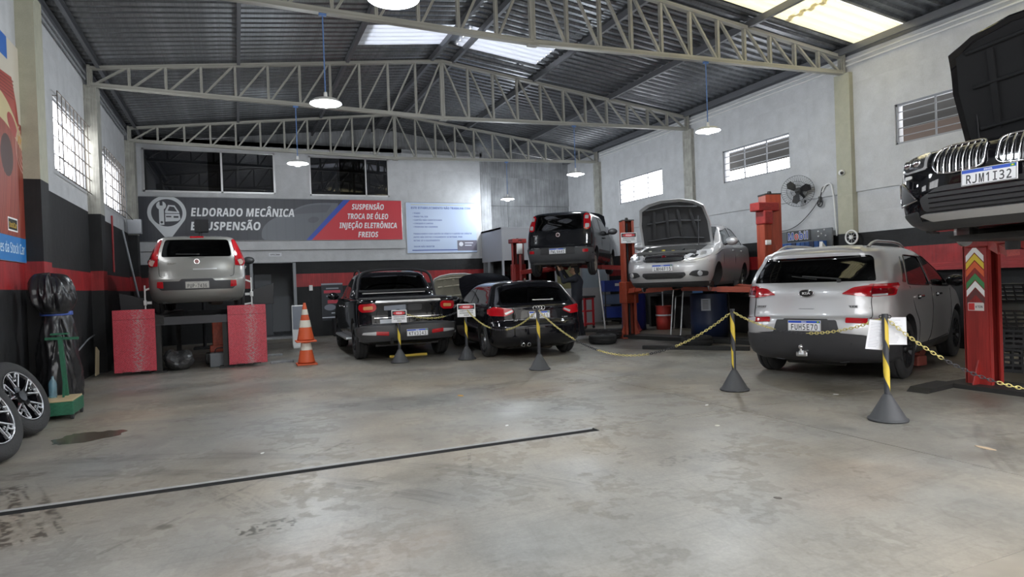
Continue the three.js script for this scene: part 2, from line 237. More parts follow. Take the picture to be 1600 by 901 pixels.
{ // rooms behind: mezzanine office and passage behind the doorway
  const rm = struct('wall_office', 'dim office interior behind the mezzanine windows', 'room');
  mesh('shell', [span(XL, 4.85, 2.6, 2.75, -23, ZB - .15), span(XL, 4.85, 5.5, 5.62, -23, ZB - .15), span(XL, 4.85, 2.75, 5.5, -23.1, -23), span(XL - .1, XL, 2.75, 5.5, -23, ZB), span(4.75, 4.85, 2.75, 5.5, -23, ZB - .15)], mat([.40, .41, .43], .8), rm);
  mesh('partition', [span(-.52, -.25, 4.1, 5.4, -20.6, -20.5), span(3.1, 3.95, 2.8, 5.4, -22.0, -21.9)], mat([.42, .43, .46], .8), rm);
  mesh('desk_cabinet', [rbox(.5, .5, .4, -.35, 4.35, -20.3), rbox(.6, .4, .4, 3.7, 4.3, -21.5)], mat([.05, .04, .035], .6), rm);
  const ps = struct('wall_passage', 'dark passage behind the back doorway', 'room');
  mesh('shell', [span(-.6, -.5, 0, 2.5, -23.2, ZB - .2), span(2.4, 2.5, 0, 2.5, -23.2, ZB - .2), span(-.6, 2.5, 0, 2.5, -23.3, -23.2), span(-.6, 2.5, 2.5, 2.6, -23.2, ZB - .2)], mat([.42, .43, .45], .8), ps);
  mesh('locker', [rbox(.5, 1.9, .45, .75, .95, -21.6), rbox(.35, .8, .4, .6, .4, -20.7)], mat([.16, .17, .19], .5), ps);
  mesh('ground', span(-.6, 2.5, -.2, .0, -23.3, ZR), M.concrete, ps);
}
{ const d = struct('door_1', 'open back doorway with pale metal frame', 'door'); mesh('frame', [span(.36, .44, 0, 2.24, ZB - .2, ZB + .02), span(1.52, 1.6, 0, 2.24, ZB - .2, ZB + .02), span(.36, 1.6, 2.18, 2.26, ZB - .2, ZB + .02)], M.grey, d); mesh('step', span(.3, 1.7, 0, .06, ZB - .3, ZB + .1), M.concrete, d); }
const tint = phys([.06, .065, .075], .03, 0, { transmission: 1, thickness: 0 }), tintBack = phys([.012, .013, .016], .03, 0, { clearcoat: 1, clearcoatRoughness: .02 });
{ const w = struct('window_6', 'dark glazed office window above the sign, wider one', 'window'), [a, b, c, d] = wA, z = ZB - .03; const f = [span(a, b, c, c + .04, z - .02, z + .05), span(a, b, d - .04, d, z - .02, z + .05)]; for (const x of [a + .02, -.27, b - .02]) f.push(span(x - .025, x + .025, c, d, z - .02, z + .05)); mesh('frame', f, M.alu, w); for (const [p, q, m] of [[a + .03, -.62, tintBack], [-.62, -.29, tint], [-.25, b - .03, tintBack]]) mesh('pane', span(p, q, c + .03, d - .03, z - .004, z + .004), m, w); }
{ const w = struct('window_7', 'dark glazed office window above the sign, narrower one', 'window'), [a, b, c, d] = wB, z = ZB - .03; const f = [span(a, b, c, c + .04, z - .02, z + .05), span(a, b, d - .04, d, z - .02, z + .05)]; for (const x of [a + .02, 3.72, b - .02]) f.push(span(x - .02, x + .02, c, d, z - .02, z + .05)); mesh('frame', f, M.alu, w); for (const [p, q, m] of [[a + .03, 2.95, tintBack], [2.95, 3.70, tint], [3.74, b - .03, tintBack]]) mesh('pane', span(p, q, c + .03, d - .03, z - .004, z + .004), m, w); }
// front: lintel and jambs of the open shop front behind the camera
{ const w = struct('wall_front', 'lintel and jambs of the wide open shop front', 'wall'); mesh('lintel', [span(XL - .2, XR + .2, 4.9, 6.9, ZF - .2, ZF)], M.white, w); mesh('jamb', [span(XL - .2, XL + .5, 0, 4.9, ZF - .2, ZF), span(XR - .5, XR + .2, 0, 4.9, ZF - .2, ZF)], M.white, w); }
// gables over the back walls
{ const w = struct('wall_gable', 'back gable above the mezzanine', 'wall'); mesh('gable', TR(extr([[XL - .2, 5.6], [XR + .2, 5.6], [RIDGE, 6.55]], .15), 0, 0, ZR - .3), M.concrete, w); mesh('parapet', span(XL, 7.5, 5.5, 5.62, -23.1, ZB), M.concrete, w); }
// ---------- roof ----------
const RY = (x) => EAVE + .04 + .1224 * (x < RIDGE ? x - (-2.33) : 11.07 - x);   // underside of sheets
const roof = struct('roof', 'corrugated zinc gable roof on steel purlins', 'roof');
function sheet(x0, x1, z0, z1, lift = 0) {    // trapezoidal corrugations that run down the slope
  const pitch = .215, amp = .04, pos = [], n = Math.round((z1 - z0) / pitch), K = [[0, 0], [.3, 0], [.42, 1], [.88, 1], [1, 0]];
  const pr = []; for (let i = 0; i < n; i++) for (const [a, b] of K.slice(0, 4)) pr.push([z0 + (i + a) * (z1 - z0) / n, b * amp]); pr.push([z1, 0]);
  const P = (x, k, t) => [x, RY(x) + pr[k][1] + lift + t, pr[k][0]];
  for (let k = 0; k < pr.length - 1; k++) { for (const t of [0, .003]) { const a = P(x0, k, t), b = P(x1, k, t), c = P(x1, k + 1, t), d = P(x0, k + 1, t); pos.push(...(t ? [a, d, c, a, c, b] : [a, b, c, a, c, d]).flat()); } }
  const g = new THREE.BufferGeometry(); g.setAttribute('position', new THREE.Float32BufferAttribute(pos, 3)); g.computeVertexNormals(); return uvBox(g);
}
const ZN = ZF + .3, sky1 = [-13.06, -12.0], sky2 = [-8.68, -7.72], sky3 = [-6.2, -5.2];
const RXL = XL - .35, RXR = XR + .35;
for (const [a, b] of [[RXL, 2.4], [2.4, RIDGE]]) mesh('roof_sheet', a < 0 ? sheet(a, b + .15, ZR - .4, ZN, .02) : [sheet(a, b, ZR - .4, sky1[0]), sheet(a, b, sky1[1], ZN)], M.zinc, roof);
mesh('roof_sheet', [sheet(RIDGE, 6.55, ZR - .4, sky1[0]), sheet(RIDGE, 6.55, sky1[1], sky3[0]), sheet(RIDGE, 6.55, sky3[1], ZN)], M.zinc, roof);
mesh('roof_sheet', [sheet(6.35, RXR, ZR - .4, sky2[0], .02), sheet(6.35, RXR, sky2[1], sky3[0], .02), sheet(6.35, RXR, sky3[1], ZN, .02)], M.zinc, roof);
const fibre = phys([.86, .82, .66], .9, 0, { transmission: .45, thickness: 0 }), fibreW = phys([.78, .80, .84], .9, 0, { transmission: .3, thickness: 0 });
for (const [a, b, zz, m] of [[2.4, RIDGE - .12, sky1, fibreW], [RIDGE + .12, 6.35, sky1, fibreW], [9.2, RXR, sky2, fibre], [6.35, 9.3, sky2, fibre], [6.35, RXR, sky3, fibre], [RIDGE + .12, 6.35, sky3, fibre]]) mesh('skylight_sheet', sheet(a, b, zz[0], zz[1], a == 6.35 && zz == sky2 ? .006 : 0), m, roof);
mesh('ridge_cap', [bar([RIDGE - .14, RY(RIDGE) + .02, (ZR + ZN) / 2], [RIDGE + .14, RY(RIDGE) + .02, (ZR + ZN) / 2], ZN - ZR, .01)].map(() => box(.3, .012, ZN - ZR, RIDGE, RY(RIDGE) + .045, (ZR + ZN) / 2)), M.zinc, roof);
for (const x of [-2.2, .17, 2.28, 4.12, 4.62, 6.6, 8.68, 10.93]) { const y = RY(x) - .005; mesh('purlin', [box(.012, .12, ZN - ZR, x, y - .06, (ZR + ZN) / 2), box(.06, .008, ZN - ZR, x + .025, y - .004, (ZR + ZN) / 2), box(.06, .008, ZN - ZR, x + .025, y - .118, (ZR + ZN) / 2)], M.purlin, roof); }
mesh('wall_plate', [span(XL - .2, XL + .06, 5.6, 5.63, ZR, ZN), box(.02, .3, ZN - ZR, XL + .01, 5.68, (ZR + ZN) / 2), box(.02, .25, ZN - ZR, XR - .0, 5.68, (ZR + ZN) / 2)], M.purlin, roof);
function truss(z, k, lab) {
  const t = thing('roof_truss', lab, 'truss', [0, 0, z], 0, 'steel roof trusses'), B = (x) => 5.25 - .16 * (1 - Math.abs(x - RIDGE) / 6.7), T = (x) => 5.55 + .80 * (1 - Math.abs(x - RIDGE) / 6.7), m = k < 2 ? M.steel : M.steel, x0 = -2.33, x1 = 11.07, n = 11;
  for (const [a, b] of [[x0, RIDGE], [RIDGE, x1]]) { mesh('bottom_chord', bar([a, B(a), 0], [b, B(b), 0], .075, .1), m, t); mesh('top_chord', bar([a, T(a), 0], [b, T(b), 0], .06, .1), m, t); }
  for (let i = 0; i <= 2 * n; i++) { const x = lerp(x0 + .03, x1 - .03, i / (2 * n)); mesh('upright', bar([x, B(x), 0], [x, T(x), 0], i == n ? .09 : .045, .07), m, t); if (i < 2 * n) { const x2 = lerp(x0 + .03, x1 - .03, (i + 1) / (2 * n)); mesh('diagonal', i < n ? bar([x + .03, B(x), 0], [x2 - .02, T(x2), 0], .035, .05) : bar([x + .03, T(x), 0], [x2 - .02, B(x2), 0], .035, .05), m, t); } }
  mesh('gusset', box(.16, .02, .12, RIDGE, B(RIDGE) - .045, 0), m, t); for (const x of [x0, x1]) mesh('end_plate', box(.05, .4, .14, x, 5.4, 0), m, t); return t;
}
['roof truss nearest the front, lamp on its left half', 'large cream lit steel roof truss crossing the top of the view', 'grey middle steel roof truss with two pendant lamps', 'grey rear steel roof truss in front of the office windows'].forEach((l, i) => truss(TZ[i], i, l));
// things beyond the windows: a neighbour's wall and tin awning
{ const n = struct('wall_neighbour', 'neighbouring wall and tin awning beyond the right windows', 'wall'); mesh('awning', [span(XR + .5, XR + 2.4, 4.45, 4.48, -14, -3)], M.zinc, n); mesh('fascia', [span(XR + .5, XR + .53, 4.0, 4.45, -14, -3)], mat([.035, .033, .03], .8), n); mesh('wall', [span(XR + 2.2, XR + 2.4, 0, 4.4, -10, -3)], mat([.10, .075, .06], .9), n); }

{ const s = struct('wall_street', 'row of plain buildings across the street behind the camera', 'building'), f = mat([.30, .29, .27], .85); mesh('front', [span(-26, 2, 0, 6.8, 14, 14.3), span(2, 14, 0, 8.5, 14, 14.3), span(14, 34, 0, 6.2, 14, 14.3)], f, s); for (let i = 0; i < 14; i++) mesh('opening', span(-24 + i * 4, -22.2 + i * 4, i % 3 ? 3.6 : .1, i % 3 ? 5 : 2.6, 13.94, 14), mat([.05, .055, .065], .3), s); mesh('ground', span(-26, 34, -.3, -.05, 13.9, 30), M.concrete, s); }
// ---------- cars: every body is a stack of plan outlines, cut open for wheels, cabin, windows and engine bay ----------
function pchip(ys) {                     // monotone interpolation over 0..n-1
  const n = ys.length, d = []; for (let i = 0; i < n - 1; i++) d.push(ys[i + 1] - ys[i]);
  const m = [d[0]]; for (let i = 1; i < n - 1; i++) m.push(d[i - 1] * d[i] <= 0 ? 0 : 2 * d[i - 1] * d[i] / (d[i - 1] + d[i])); m.push(d[n - 2]);
  return (t) => { const i = clamp(Math.floor(t), 0, n - 2), u = t - i, u2 = u * u, u3 = u2 * u; return (2 * u3 - 3 * u2 + 1) * ys[i] + (u3 - 2 * u2 + u) * m[i] + (3 * u2 - 2 * u3) * ys[i + 1] + (u3 - u2) * m[i + 1]; };
}
class Loft {                             // rows: [y, rear x, front x, half width, rear cap length, front cap length, rear power, front power]
  constructor(rows) { this.n = rows.length; this.f = [0, 1, 2, 3, 4, 5, 6, 7].map(c => pchip(rows.map(r => r[c] ?? (c < 6 ? .5 : 2.7)))); }
  at(s) { const [y, xr, xf, w, a, b, p, q] = this.f.map(f => f(s)), L = xf - xr, k = a + b > L * .98 ? L * .98 / (a + b) : 1; return { y, xr, xf, w: Math.max(w, .004), a: a * k, b: b * k, p, q }; }
  s(y) { let a = 0, b = this.n - 1; for (let i = 0; i < 40; i++) { const m = (a + b) / 2; if (this.f[0](m) < y) a = m; else b = m; } return (a + b) / 2; }
  rear(z, y) { const r = this.at(this.s(y)), u = Math.min(Math.abs(z) / r.w, .9995); return r.xr + r.a * (1 - Math.pow(1 - Math.pow(u, r.p), 1 / r.p)); }
  front(z, y) { const r = this.at(this.s(y)), u = Math.min(Math.abs(z) / r.w, .9995); return r.xf - r.b * (1 - Math.pow(1 - Math.pow(u, r.q), 1 / r.q)); }
  side(x, y) { const r = this.at(this.s(y)); if (x < r.xr + r.a) { const u = clamp((r.xr + r.a - x) / r.a, 0, .9995); return r.w * Math.pow(1 - Math.pow(u, r.p), 1 / r.p); } if (x > r.xf - r.b) { const u = clamp((x - r.xf + r.b) / r.b, 0, .9995); return r.w * Math.pow(1 - Math.pow(u, r.q), 1 / r.q); } return r.w; }
  top(x, z, rear = false) { let a = 0, b = this.n - 1; for (let i = 0; i < 36; i++) { const m = (a + b) / 2, r = this.at(m), u = Math.abs(z) / r.w; const q = rear ? r.p : r.q; const ok = u < 1 && (rear ? x > r.xr + r.a * (1 - Math.pow(1 - Math.pow(u, q), 1 / q)) : x < r.xf - r.b * (1 - Math.pow(1 - Math.pow(u, q), 1 / q))); if (ok) a = m; else b = m; } return this.f[0]((a + b) / 2); }
  geo(sub = 5, inset = 0, s0 = 0, s1 = this.n - 1, crop) {
    const pos = [], idx = [], nc = 13, nm = 7, rows = Math.round((s1 - s0) * sub) + 1; let N = 0;
    for (let j = 0; j < rows; j++) {
      const r = this.at(lerp(s0, s1, j / (rows - 1))); r.xr += inset; r.xf -= inset; r.w = Math.max(r.w - inset, .004);
      if (crop) { r.xr = Math.max(r.xr, crop[0]); r.xf = Math.min(r.xf, crop[1]); }
      const h = []; for (let i = 0; i <= nc; i++) { const f = i / nc * Math.PI / 2; h.push([r.xr + r.a - r.a * Math.pow(Math.cos(f), 2 / r.p), r.w * Math.pow(Math.sin(f), 2 / r.p)]); }
      for (let i = 1; i < nm; i++) h.push([lerp(r.xr + r.a, r.xf - r.b, i / nm), r.w]);
      for (let i = nc; i >= 0; i--) { const f = i / nc * Math.PI / 2; h.push([r.xf - r.b + r.b * Math.pow(Math.cos(f), 2 / r.q), r.w * Math.pow(Math.sin(f), 2 / r.q)]); }
      const ring = [...h, ...h.slice(1, -1).reverse().map(([x, z]) => [x, -z])]; N = ring.length; for (const [x, z] of ring) pos.push(x, r.y, z);
    }
    for (let j = 0; j < rows - 1; j++) for (let i = 0; i < N; i++) { const a = j * N + i, b = j * N + (i + 1) % N, c = a + N, d = b + N; idx.push(a, b, d, a, d, c); }
    for (const [j, up] of [[0, 0], [rows - 1, 1]]) { const c = pos.length / 3; let x = 0; for (let i = 0; i < N; i++) x += pos[(j * N + i) * 3] / N; pos.push(x, pos[j * N * 3 + 1], 0); for (let i = 0; i < N; i++) { const a = j * N + i, b = j * N + (i + 1) % N; idx.push(...(up ? [c, a, b] : [c, b, a])); } }
    const g = new THREE.BufferGeometry(); g.setAttribute('position', new THREE.Float32BufferAttribute(pos, 3)); g.setIndex(idx); g.computeVertexNormals(); return g;
  }
}
const ev = new Evaluator(); ev.attributes = ['position', 'normal']; ev.useGroups = true;
class Car {
  constructor(name, label, category, spec, place, heading, lift, paint) {
    this.t = thing(name, label, category, [place[0], lift, place[1]], Math.atan2(-heading[1], heading[0])); this.L = new Loft(spec.rows); this.sp = spec; this.paint = paint;
    if (spec.origin === 'nose') { const l = Math.max(...spec.rows.map(r => r[2])), a = Math.hypot(...heading); this.t.position.x -= heading[0] / a * l; this.t.position.z -= heading[1] / a * l; }
  }
  P(view, u, v) { const L = this.L; return view === 'rear' ? V(L.rear(u, v), v, u) : view === 'front' ? V(L.front(u, v), v, u) : view === 'right' ? V(u, v, L.side(u, v)) : view === 'left' ? V(u, v, -L.side(u, v)) : view === 'topf' ? V(v, L.top(v, u), u) : V(v, L.top(v, u, true), u); }
  N(view, u, v) { const h = .006, p = this.P(view, u, v), a = this.P(view, u + h, v).sub(this.P(view, u - h, v)), b = this.P(view, u, v + h).sub(this.P(view, u, v - h)); const n = a.cross(b).normalize(); const out = { rear: V(-1, .15, 0), front: V(1, .15, 0), right: V(0, .1, 1), left: V(0, .1, -1), topf: V(0, 1, 0), topr: V(0, 1, 0) }[view]; return n.dot(out) < 0 ? n.negate() : n; }
  at(view, u, v, off = 0) { return this.P(view, u, v).addScaledVector(this.N(view, u, v), off); }
  patch(view, poly, off = .006, thick = .02, step = .05) {
    const vs = [...new Set(poly.map(p => +p[1].toFixed(5)))].sort((a, b) => a - b), rows = [];
    for (let i = 0; i < vs.length - 1; i++) { const n = Math.max(1, Math.ceil((vs[i + 1] - vs[i]) / step)); for (let k = 0; k < n; k++) rows.push(lerp(vs[i], vs[i + 1], k / n)); } rows.push(vs.at(-1));
    const e0 = 1e-5, lim = rows.map((v, i) => { const q = v + (i === 0 ? e0 : i === rows.length - 1 ? -e0 : 0); let a = 1e9, b = -1e9; for (let k = 0; k < poly.length; k++) { const [p, r] = [poly[k], poly[(k + 1) % poly.length]]; if ((p[1] - q) * (r[1] - q) <= 0 && p[1] !== r[1]) { const u = p[0] + (r[0] - p[0]) * (q - p[1]) / (r[1] - p[1]); a = Math.min(a, u); b = Math.max(b, u); } else if (p[1] === r[1] && Math.abs(p[1] - v) < 1e-6) { a = Math.min(a, p[0], r[0]); b = Math.max(b, p[0], r[0]); } } return [a, b]; });
    const W = Math.max(...lim.map(l => l[1] - l[0])), m = Math.max(2, Math.ceil(W / step)), F = [], B = [];
    rows.forEach((v, j) => { const f = [], bk = []; for (let i = 0; i <= m; i++) { const u = lerp(lim[j][0], lim[j][1], i / m), p = this.P(view, u, v), n = this.N(view, u, v); f.push(p.clone().addScaledVector(n, off)); bk.push(p.addScaledVector(n, off - thick)); } F.push(f); B.push(bk); });
    const pos = [], idx = [], C = rows.length, id = (s, j, i) => (s * C + j) * (m + 1) + i; for (const S of [F, B]) for (const r of S) for (const p of r) pos.push(p.x, p.y, p.z);
    const flip = view === 'rear' || view === 'right' || view === 'topr' || view === 'topf'; const q = (a, b, c, d, fl) => idx.push(...(fl ? [a, c, b, a, d, c] : [a, b, c, a, c, d]));
    const fl = !({ rear: 1, left: 1, topf: 1, topr: 1 }[view]);
    for (let j = 0; j < C - 1; j++) for (let i = 0; i < m; i++) { q(id(0, j, i), id(0, j, i + 1), id(0, j + 1, i + 1), id(0, j + 1, i), !fl); q(id(1, j, i), id(1, j, i + 1), id(1, j + 1, i + 1), id(1, j + 1, i), fl); }
    for (let j = 0; j < C - 1; j++) { q(id(0, j, 0), id(0, j + 1, 0), id(1, j + 1, 0), id(1, j, 0), !fl); q(id(0, j, m), id(0, j + 1, m), id(1, j + 1, m), id(1, j, m), fl); }
    for (let i = 0; i < m; i++) { q(id(0, 0, i), id(0, 0, i + 1), id(1, 0, i + 1), id(1, 0, i), fl); q(id(0, C - 1, i), id(0, C - 1, i + 1), id(1, C - 1, i + 1), id(1, C - 1, i), !fl); }
    const g = new THREE.BufferGeometry(); g.setAttribute('position', new THREE.Float32BufferAttribute(pos, 3)); g.setIndex(idx); return toCreasedNormals(g, .9);
  }
  add(name, view, poly, m, off, thick, parent = this.t) { return mesh(name, this.patch(view, poly, off, thick), m, parent); }
  both(name, view, poly, m, off, thick) { if (view === 'side') return [this.add(name, 'right', poly, m, off, thick), this.add(name, 'left', poly, m, off, thick)]; return [this.add(name, view, poly, m, off, thick), this.add(name, view, mz(poly), m, off, thick)]; }
  line(view, pts, r = .004, off = .001, n = 24) { return tube(pts.map(([u, v]) => this.at(view, u, v, off)), r, n, 5); }
  body() {
    const sp = this.sp, base = new Brush(this.L.geo(6), [this.paint]); base.updateMatrixWorld(); let b = base;
    const cut = (g, m = M.plastic) => { g = g.index ? g : mergeVertices(g); for (const k of Object.keys(g.attributes)) if (!['position', 'normal'].includes(k)) g.deleteAttribute(k); g.clearGroups(); const c = new Brush(g, [m]); c.updateMatrixWorld(); b = ev.evaluate(b, c, SUBTRACTION); };
    for (const x of [sp.ra, sp.fa]) for (const s of [-1, 1]) cut(new THREE.CylinderGeometry(sp.wr + (sp.arch ?? .055), sp.wr + (sp.arch ?? .055), .6, 32).rotateX(Math.PI / 2).translate(x, sp.wr + .01, s * (sp.rows[2][3] - .30 + .3)));
    if (sp.cabin) { const [x0, x1, y0] = sp.cabin, s0 = this.L.s(y0), s1 = this.L.n - 2.2; cut(this.L.geo(4, .07, s0, s1, [x0, x1]), mat([.045, .045, .05], .8)); for (const p of sp.sideWin) cut(extr(p, 2.4).translate(0, 0, -1.2)); if (sp.rearWin) cut(extr(sp.rearWin, 1.3).rotateY(Math.PI / 2).translate(-.3 + (sp.rearWinX ?? 0), 0, 0)); if (sp.frontWin) cut(extr(sp.frontWin, 2.2).rotateY(Math.PI / 2).translate(sp.frontWinX, 0, 0)); }
    if (sp.bay) { const [x0, x1, hw, y0] = sp.bay; cut(box(x1 - x0, 2, hw * 2, (x0 + x1) / 2, y0 + 1, 0), mat([.05, .05, .05], .6)); }
    b.castShadow = b.receiveShadow = true; const o = new THREE.Mesh(b.geometry, b.material); o.name = 'body'; shadow(o); this.t.add(o); this.bodyMesh = o; return this;
  }
  glass(m) { const sp = this.sp; for (const p of sp.sideWin) this.both('side_window', 'side', p.slice(), m, -.006, .006); if (sp.rearWin) this.add('rear_window', 'rear', sp.rearWin, m, -.004, .006); if (sp.frontWin) this.add('windscreen', 'front', sp.frontWin, m, -.004, .006); return this; }
  wheels(style, rimM, o = {}) { const sp = this.sp, hw = sp.rows[2][3]; for (const [x, dy] of [[sp.ra, o.droopR ?? 0], [sp.fa, o.droopF ?? 0]]) for (const s of [-1, 1]) if (!(o.skip ?? []).includes((x === sp.ra ? 'r' : 'f') + s)) wheel(this.t, sp.wr, sp.tw ?? .215, sp.rim, style, rimM, [x, sp.wr - dy, s * (hw - .115)], s); else { const y = sp.wr - dy, o2 = mesh('brake_disc', new THREE.CylinderGeometry(.13, .13, .025, 28).rotateX(Math.PI / 2).translate(x, y, s * (hw - .17)), M.alu, this.t); mesh('hub', [new THREE.CylinderGeometry(.05, .06, .07, 20).rotateX(Math.PI / 2).translate(x, y, s * (hw - .14)), rbox(.1, .12, .08, x - .1, y, s * (hw - .18), .02)], M.dirtyBlack, o2); } return this; }
  mirror(x, y, m = this.paint) { for (const s of [-1, 1]) { const z = this.L.side(x, y), o = mesh('door_mirror', new THREE.SphereGeometry(1, 18, 12).scale(.075, .085, .125).translate(x - .02, y + .07, s * (z + .13)), m, this.t); mesh('arm', bar([x + .02, y + .01, s * (z - .02)], [x, y + .04, s * (z + .09)], .05, .03), M.plastic, o); } return this; }
  seats(x, y, w = .36) { const m = mat([.06, .06, .065], .9); for (const s of [-1, 1]) { const o = mesh('seat', [rbox(.5, .16, .5, x + .25, y - .02, s * w, .06), rbox(.16, .6, .48, x - .04, y + .3, s * w, .07).rotateZ(0)], m, this.t); mesh('headrest', rbox(.1, .2, .26, x - .08, y + .72, s * w, .05), m, o); } return this; }
  hood(x0, x1, hb, hf, ang, m = this.paint, under = M.plastic, front) {
    const poly = [[-hb, x0], [hb, x0], [(hb + hf) / 2 + .03, (x0 + x1) / 2], ...(front ?? [[hf, x1 - .16], [hf * .72, x1 - .06], [hf * .3, x1], [-hf * .3, x1], [-hf * .72, x1 - .06], [-hf, x1 - .16]]), [-(hb + hf) / 2 - .03, (x0 + x1) / 2]];
    const y0 = this.L.top(x0, 0), turn = (g) => g.translate(-x0, -y0, 0).rotateZ(ang).translate(x0, y0, 0), sc = (k, a, b) => poly.map(([z, x]) => [z * k, lerp(x0 + a, x1 - b, (x - x0) / (x1 - x0))]);
    const o = mesh('bonnet', turn(this.patch('topf', poly, .004, .022, .08)), m, this.t); mesh('inner_panel', turn(this.patch('topf', sc(.93, .04, .05), -.02, .014, .1)), under, o);
    const rib = []; for (const k of [-.62, -.2, .2, .62]) rib.push(bar(this.at('topf', hb * k, x0 + .12, -.04), this.at('topf', hf * k * .9, x1 - .2, -.04), .02, .05)); for (const f of [.18, .55, .86]) { const x = lerp(x0, x1, f), w = lerp(hb, hf, f) * .8; rib.push(tube([-1, -.5, 0, .5, 1].map(k => this.at('topf', w * k, x - .04 * Math.abs(k), -.04)), .02, 16, 6)); }
    mesh('stiffener', rib.map(turn), under, o); return o;
  }
  engine(x0, x1, hw, y, m = M.dirtyBlack) {
    const a = mat([.10, .10, .10], .5, .5), o = this.t, X = (t) => lerp(x0, x1, t);
    mesh('engine_block', [rbox((x1 - x0) * .42, .26, hw * .9, X(.5), y - .16, hw * .1, .04), rbox((x1 - x0) * .3, .08, hw * .6, X(.5), y, hw * .12, .03), rbox((x1 - x0) * .2, .2, hw * .5, X(.45), y - .08, -hw * .45, .03)], m, o);
    mesh('battery', rbox(.24, .2, .18, X(.45), y - .08, -hw * .8, .015), mat([.07, .07, .075], .5), o); mesh('fluid_tank', [rbox(.14, .16, .16, X(.3), y - .05, hw * .8, .03), cyl(.03, .03, .04, X(.3), y + .05, hw * .8)], mat([.5, .5, .42], .4), o);
    mesh('hose', [tube([[X(.5), y - .02, hw * .4], [X(.75), y + .04, hw * .3], [X(.9), y - .05, hw * .5]], .025, 20, 8), tube([[X(.4), y, -hw * .2], [X(.6), y + .06, -hw * .5], [X(.85), y - .03, -hw * .55]], .022, 20, 8)], M.rubber, o);
    mesh('front_crossmember', [rbox(.07, .06, hw * 1.9, x1 - .05, y + .0, 0, .015), rbox(.03, .1, hw * 1.2, x1 - .04, y - .08, 0, .01)], a, o); mesh('filler_cap', [cyl(.035, .035, .03, X(.55), y + .055, hw * .25), cyl(.03, .03, .03, X(.75), y + .03, -hw * .15)], mat([.5, .4, .05], .5), o);
  }
  under(x0, x1, y, w = .5) { mesh('underbody', [box(x1 - x0, .05, w * 2, (x0 + x1) / 2, y, 0), bar([this.sp.ra, this.sp.wr, -.65], [this.sp.ra, this.sp.wr, .65], .045, .045, true), bar([this.sp.fa, this.sp.wr, -.6], [this.sp.fa, this.sp.wr, .6], .03, .03, true)], M.dirtyBlack, this.t); mesh('exhaust_pipe', [tube([[x1 - .6, y - .05, .1], [x0 + 1.4, y - .06, .15], [x0 + .7, y - .05, .3], [x0 - .02, y + .02, .42]], .028, 30, 8), rbox(.45, .14, .24, x0 + .42, y - .02, .3, .06)], mat([.12, .10, .085], .6, .6), this.t); mesh('suspension_arm', [.4, -.4].map(z => bar([this.sp.fa - .3, y, z], [this.sp.fa, this.sp.wr - .06, z * 1.6], .05, .04)), M.dirtyBlack, this.t); }
  handles(xs, y, m = this.paint) { for (const v of ['right', 'left']) for (const x of xs) { const p = this.at(v, x, y, .022); mesh('door_handle', rbox(.19, .032, .03, p.x, p.y, p.z, .013), m, this.t); } }
  gaps(list, r = .004) { for (const v of ['right', 'left']) mesh('panel_gap', list.map(l => this.line(v, l, r)), gapM, this.t); }
  gapR(list, view = 'rear', r = .004) { mesh('panel_gap', list.map(l => this.line(view, l, r, .001, 50)), gapM, this.t); }
  sym(name, view, poly, m, off, thick, fn) { for (const s of [1, -1]) { const f = (p) => s > 0 ? p : mz(p), o = this.add(name, view, f(poly), m, off, thick); fn?.(o, f, s); } }
  letter(view, z, y, text, w, h, fg, bg, off = .005) { const p = this.at(view, z, y, off), o = board('lettering', w, h, .003, canvasTex(256, Math.round(256 * h / w), (k, W, H) => { k.fillStyle = bg; k.fillRect(0, 0, W, H); k.fillStyle = fg; textBox(k, text, 8, H * .88, W - 16, H); }), M.plastic, this.t, .001); o.position.copy(p); o.rotation.y = view === 'rear' ? -Math.PI / 2 : Math.PI / 2; return o; }
  roundBadge(view, z, y, r, m = M.chrome, inner) { const p = this.at(view, z, y, .006), o = mesh('badge', new THREE.CylinderGeometry(r, r, .012, 24).rotateZ(Math.PI / 2).translate(p.x, p.y, p.z), m, this.t); if (inner) mesh('badge_centre', new THREE.CylinderGeometry(r * .74, r * .74, .016, 24).rotateZ(Math.PI / 2).translate(p.x, p.y, p.z), inner, o); return o; }
  plate(view, y, text, off = .018, tilt = 0, z = 0, old = false) {
    const p = this.at(view, z, y, off), tex = plateTex(text, old), fr = new THREE.Group(); const o = board('number_plate', .4, .13, .012, tex, M.alu, this.t); o.position.copy(p); o.rotation.order = 'YXZ'; o.rotation.y = view === 'rear' ? -Math.PI / 2 : Math.PI / 2; o.rotation.x = tilt; return o;
  }
}
function plateTex(text, old) {
  return canvasTex(512, 166, (c, w, h) => {
    c.fillStyle = old ? '#b9b8b2' : '#e6e7ea'; c.fillRect(0, 0, w, h); c.strokeStyle = '#333'; c.lineWidth = 4; c.strokeRect(5, 5, w - 10, h - 10);
    if (!old) { c.fillStyle = '#1f4fc0'; c.fillRect(4, 4, w - 8, 34); c.fillStyle = '#fff'; c.font = 'bold 24px sans-serif'; c.textAlign = 'center'; c.fillText('BRASIL', w / 2, 30); c.fillStyle = '#1d8a3c'; c.fillRect(w - 58, 9, 42, 24); c.fillStyle = '#e8d020'; c.fillRect(w - 44, 14, 16, 14); }
    else { c.fillStyle = '#444'; c.font = '18px sans-serif'; c.textAlign = 'center'; c.fillText('SP - SAO PAULO', w / 2, 24); }
    c.fillStyle = '#26272b'; c.textAlign = 'left'; const n = text.length, cw = 438 / n; c.font = 'bold 124px monospace'; for (let i = 0; i < n; i++) { c.save(); const m = c.measureText(text[i]).width; c.translate(40 + i * cw, 148); c.scale((cw - 6) / m, 1); c.fillText(text[i], 0, 0); c.restore(); }
  });
}
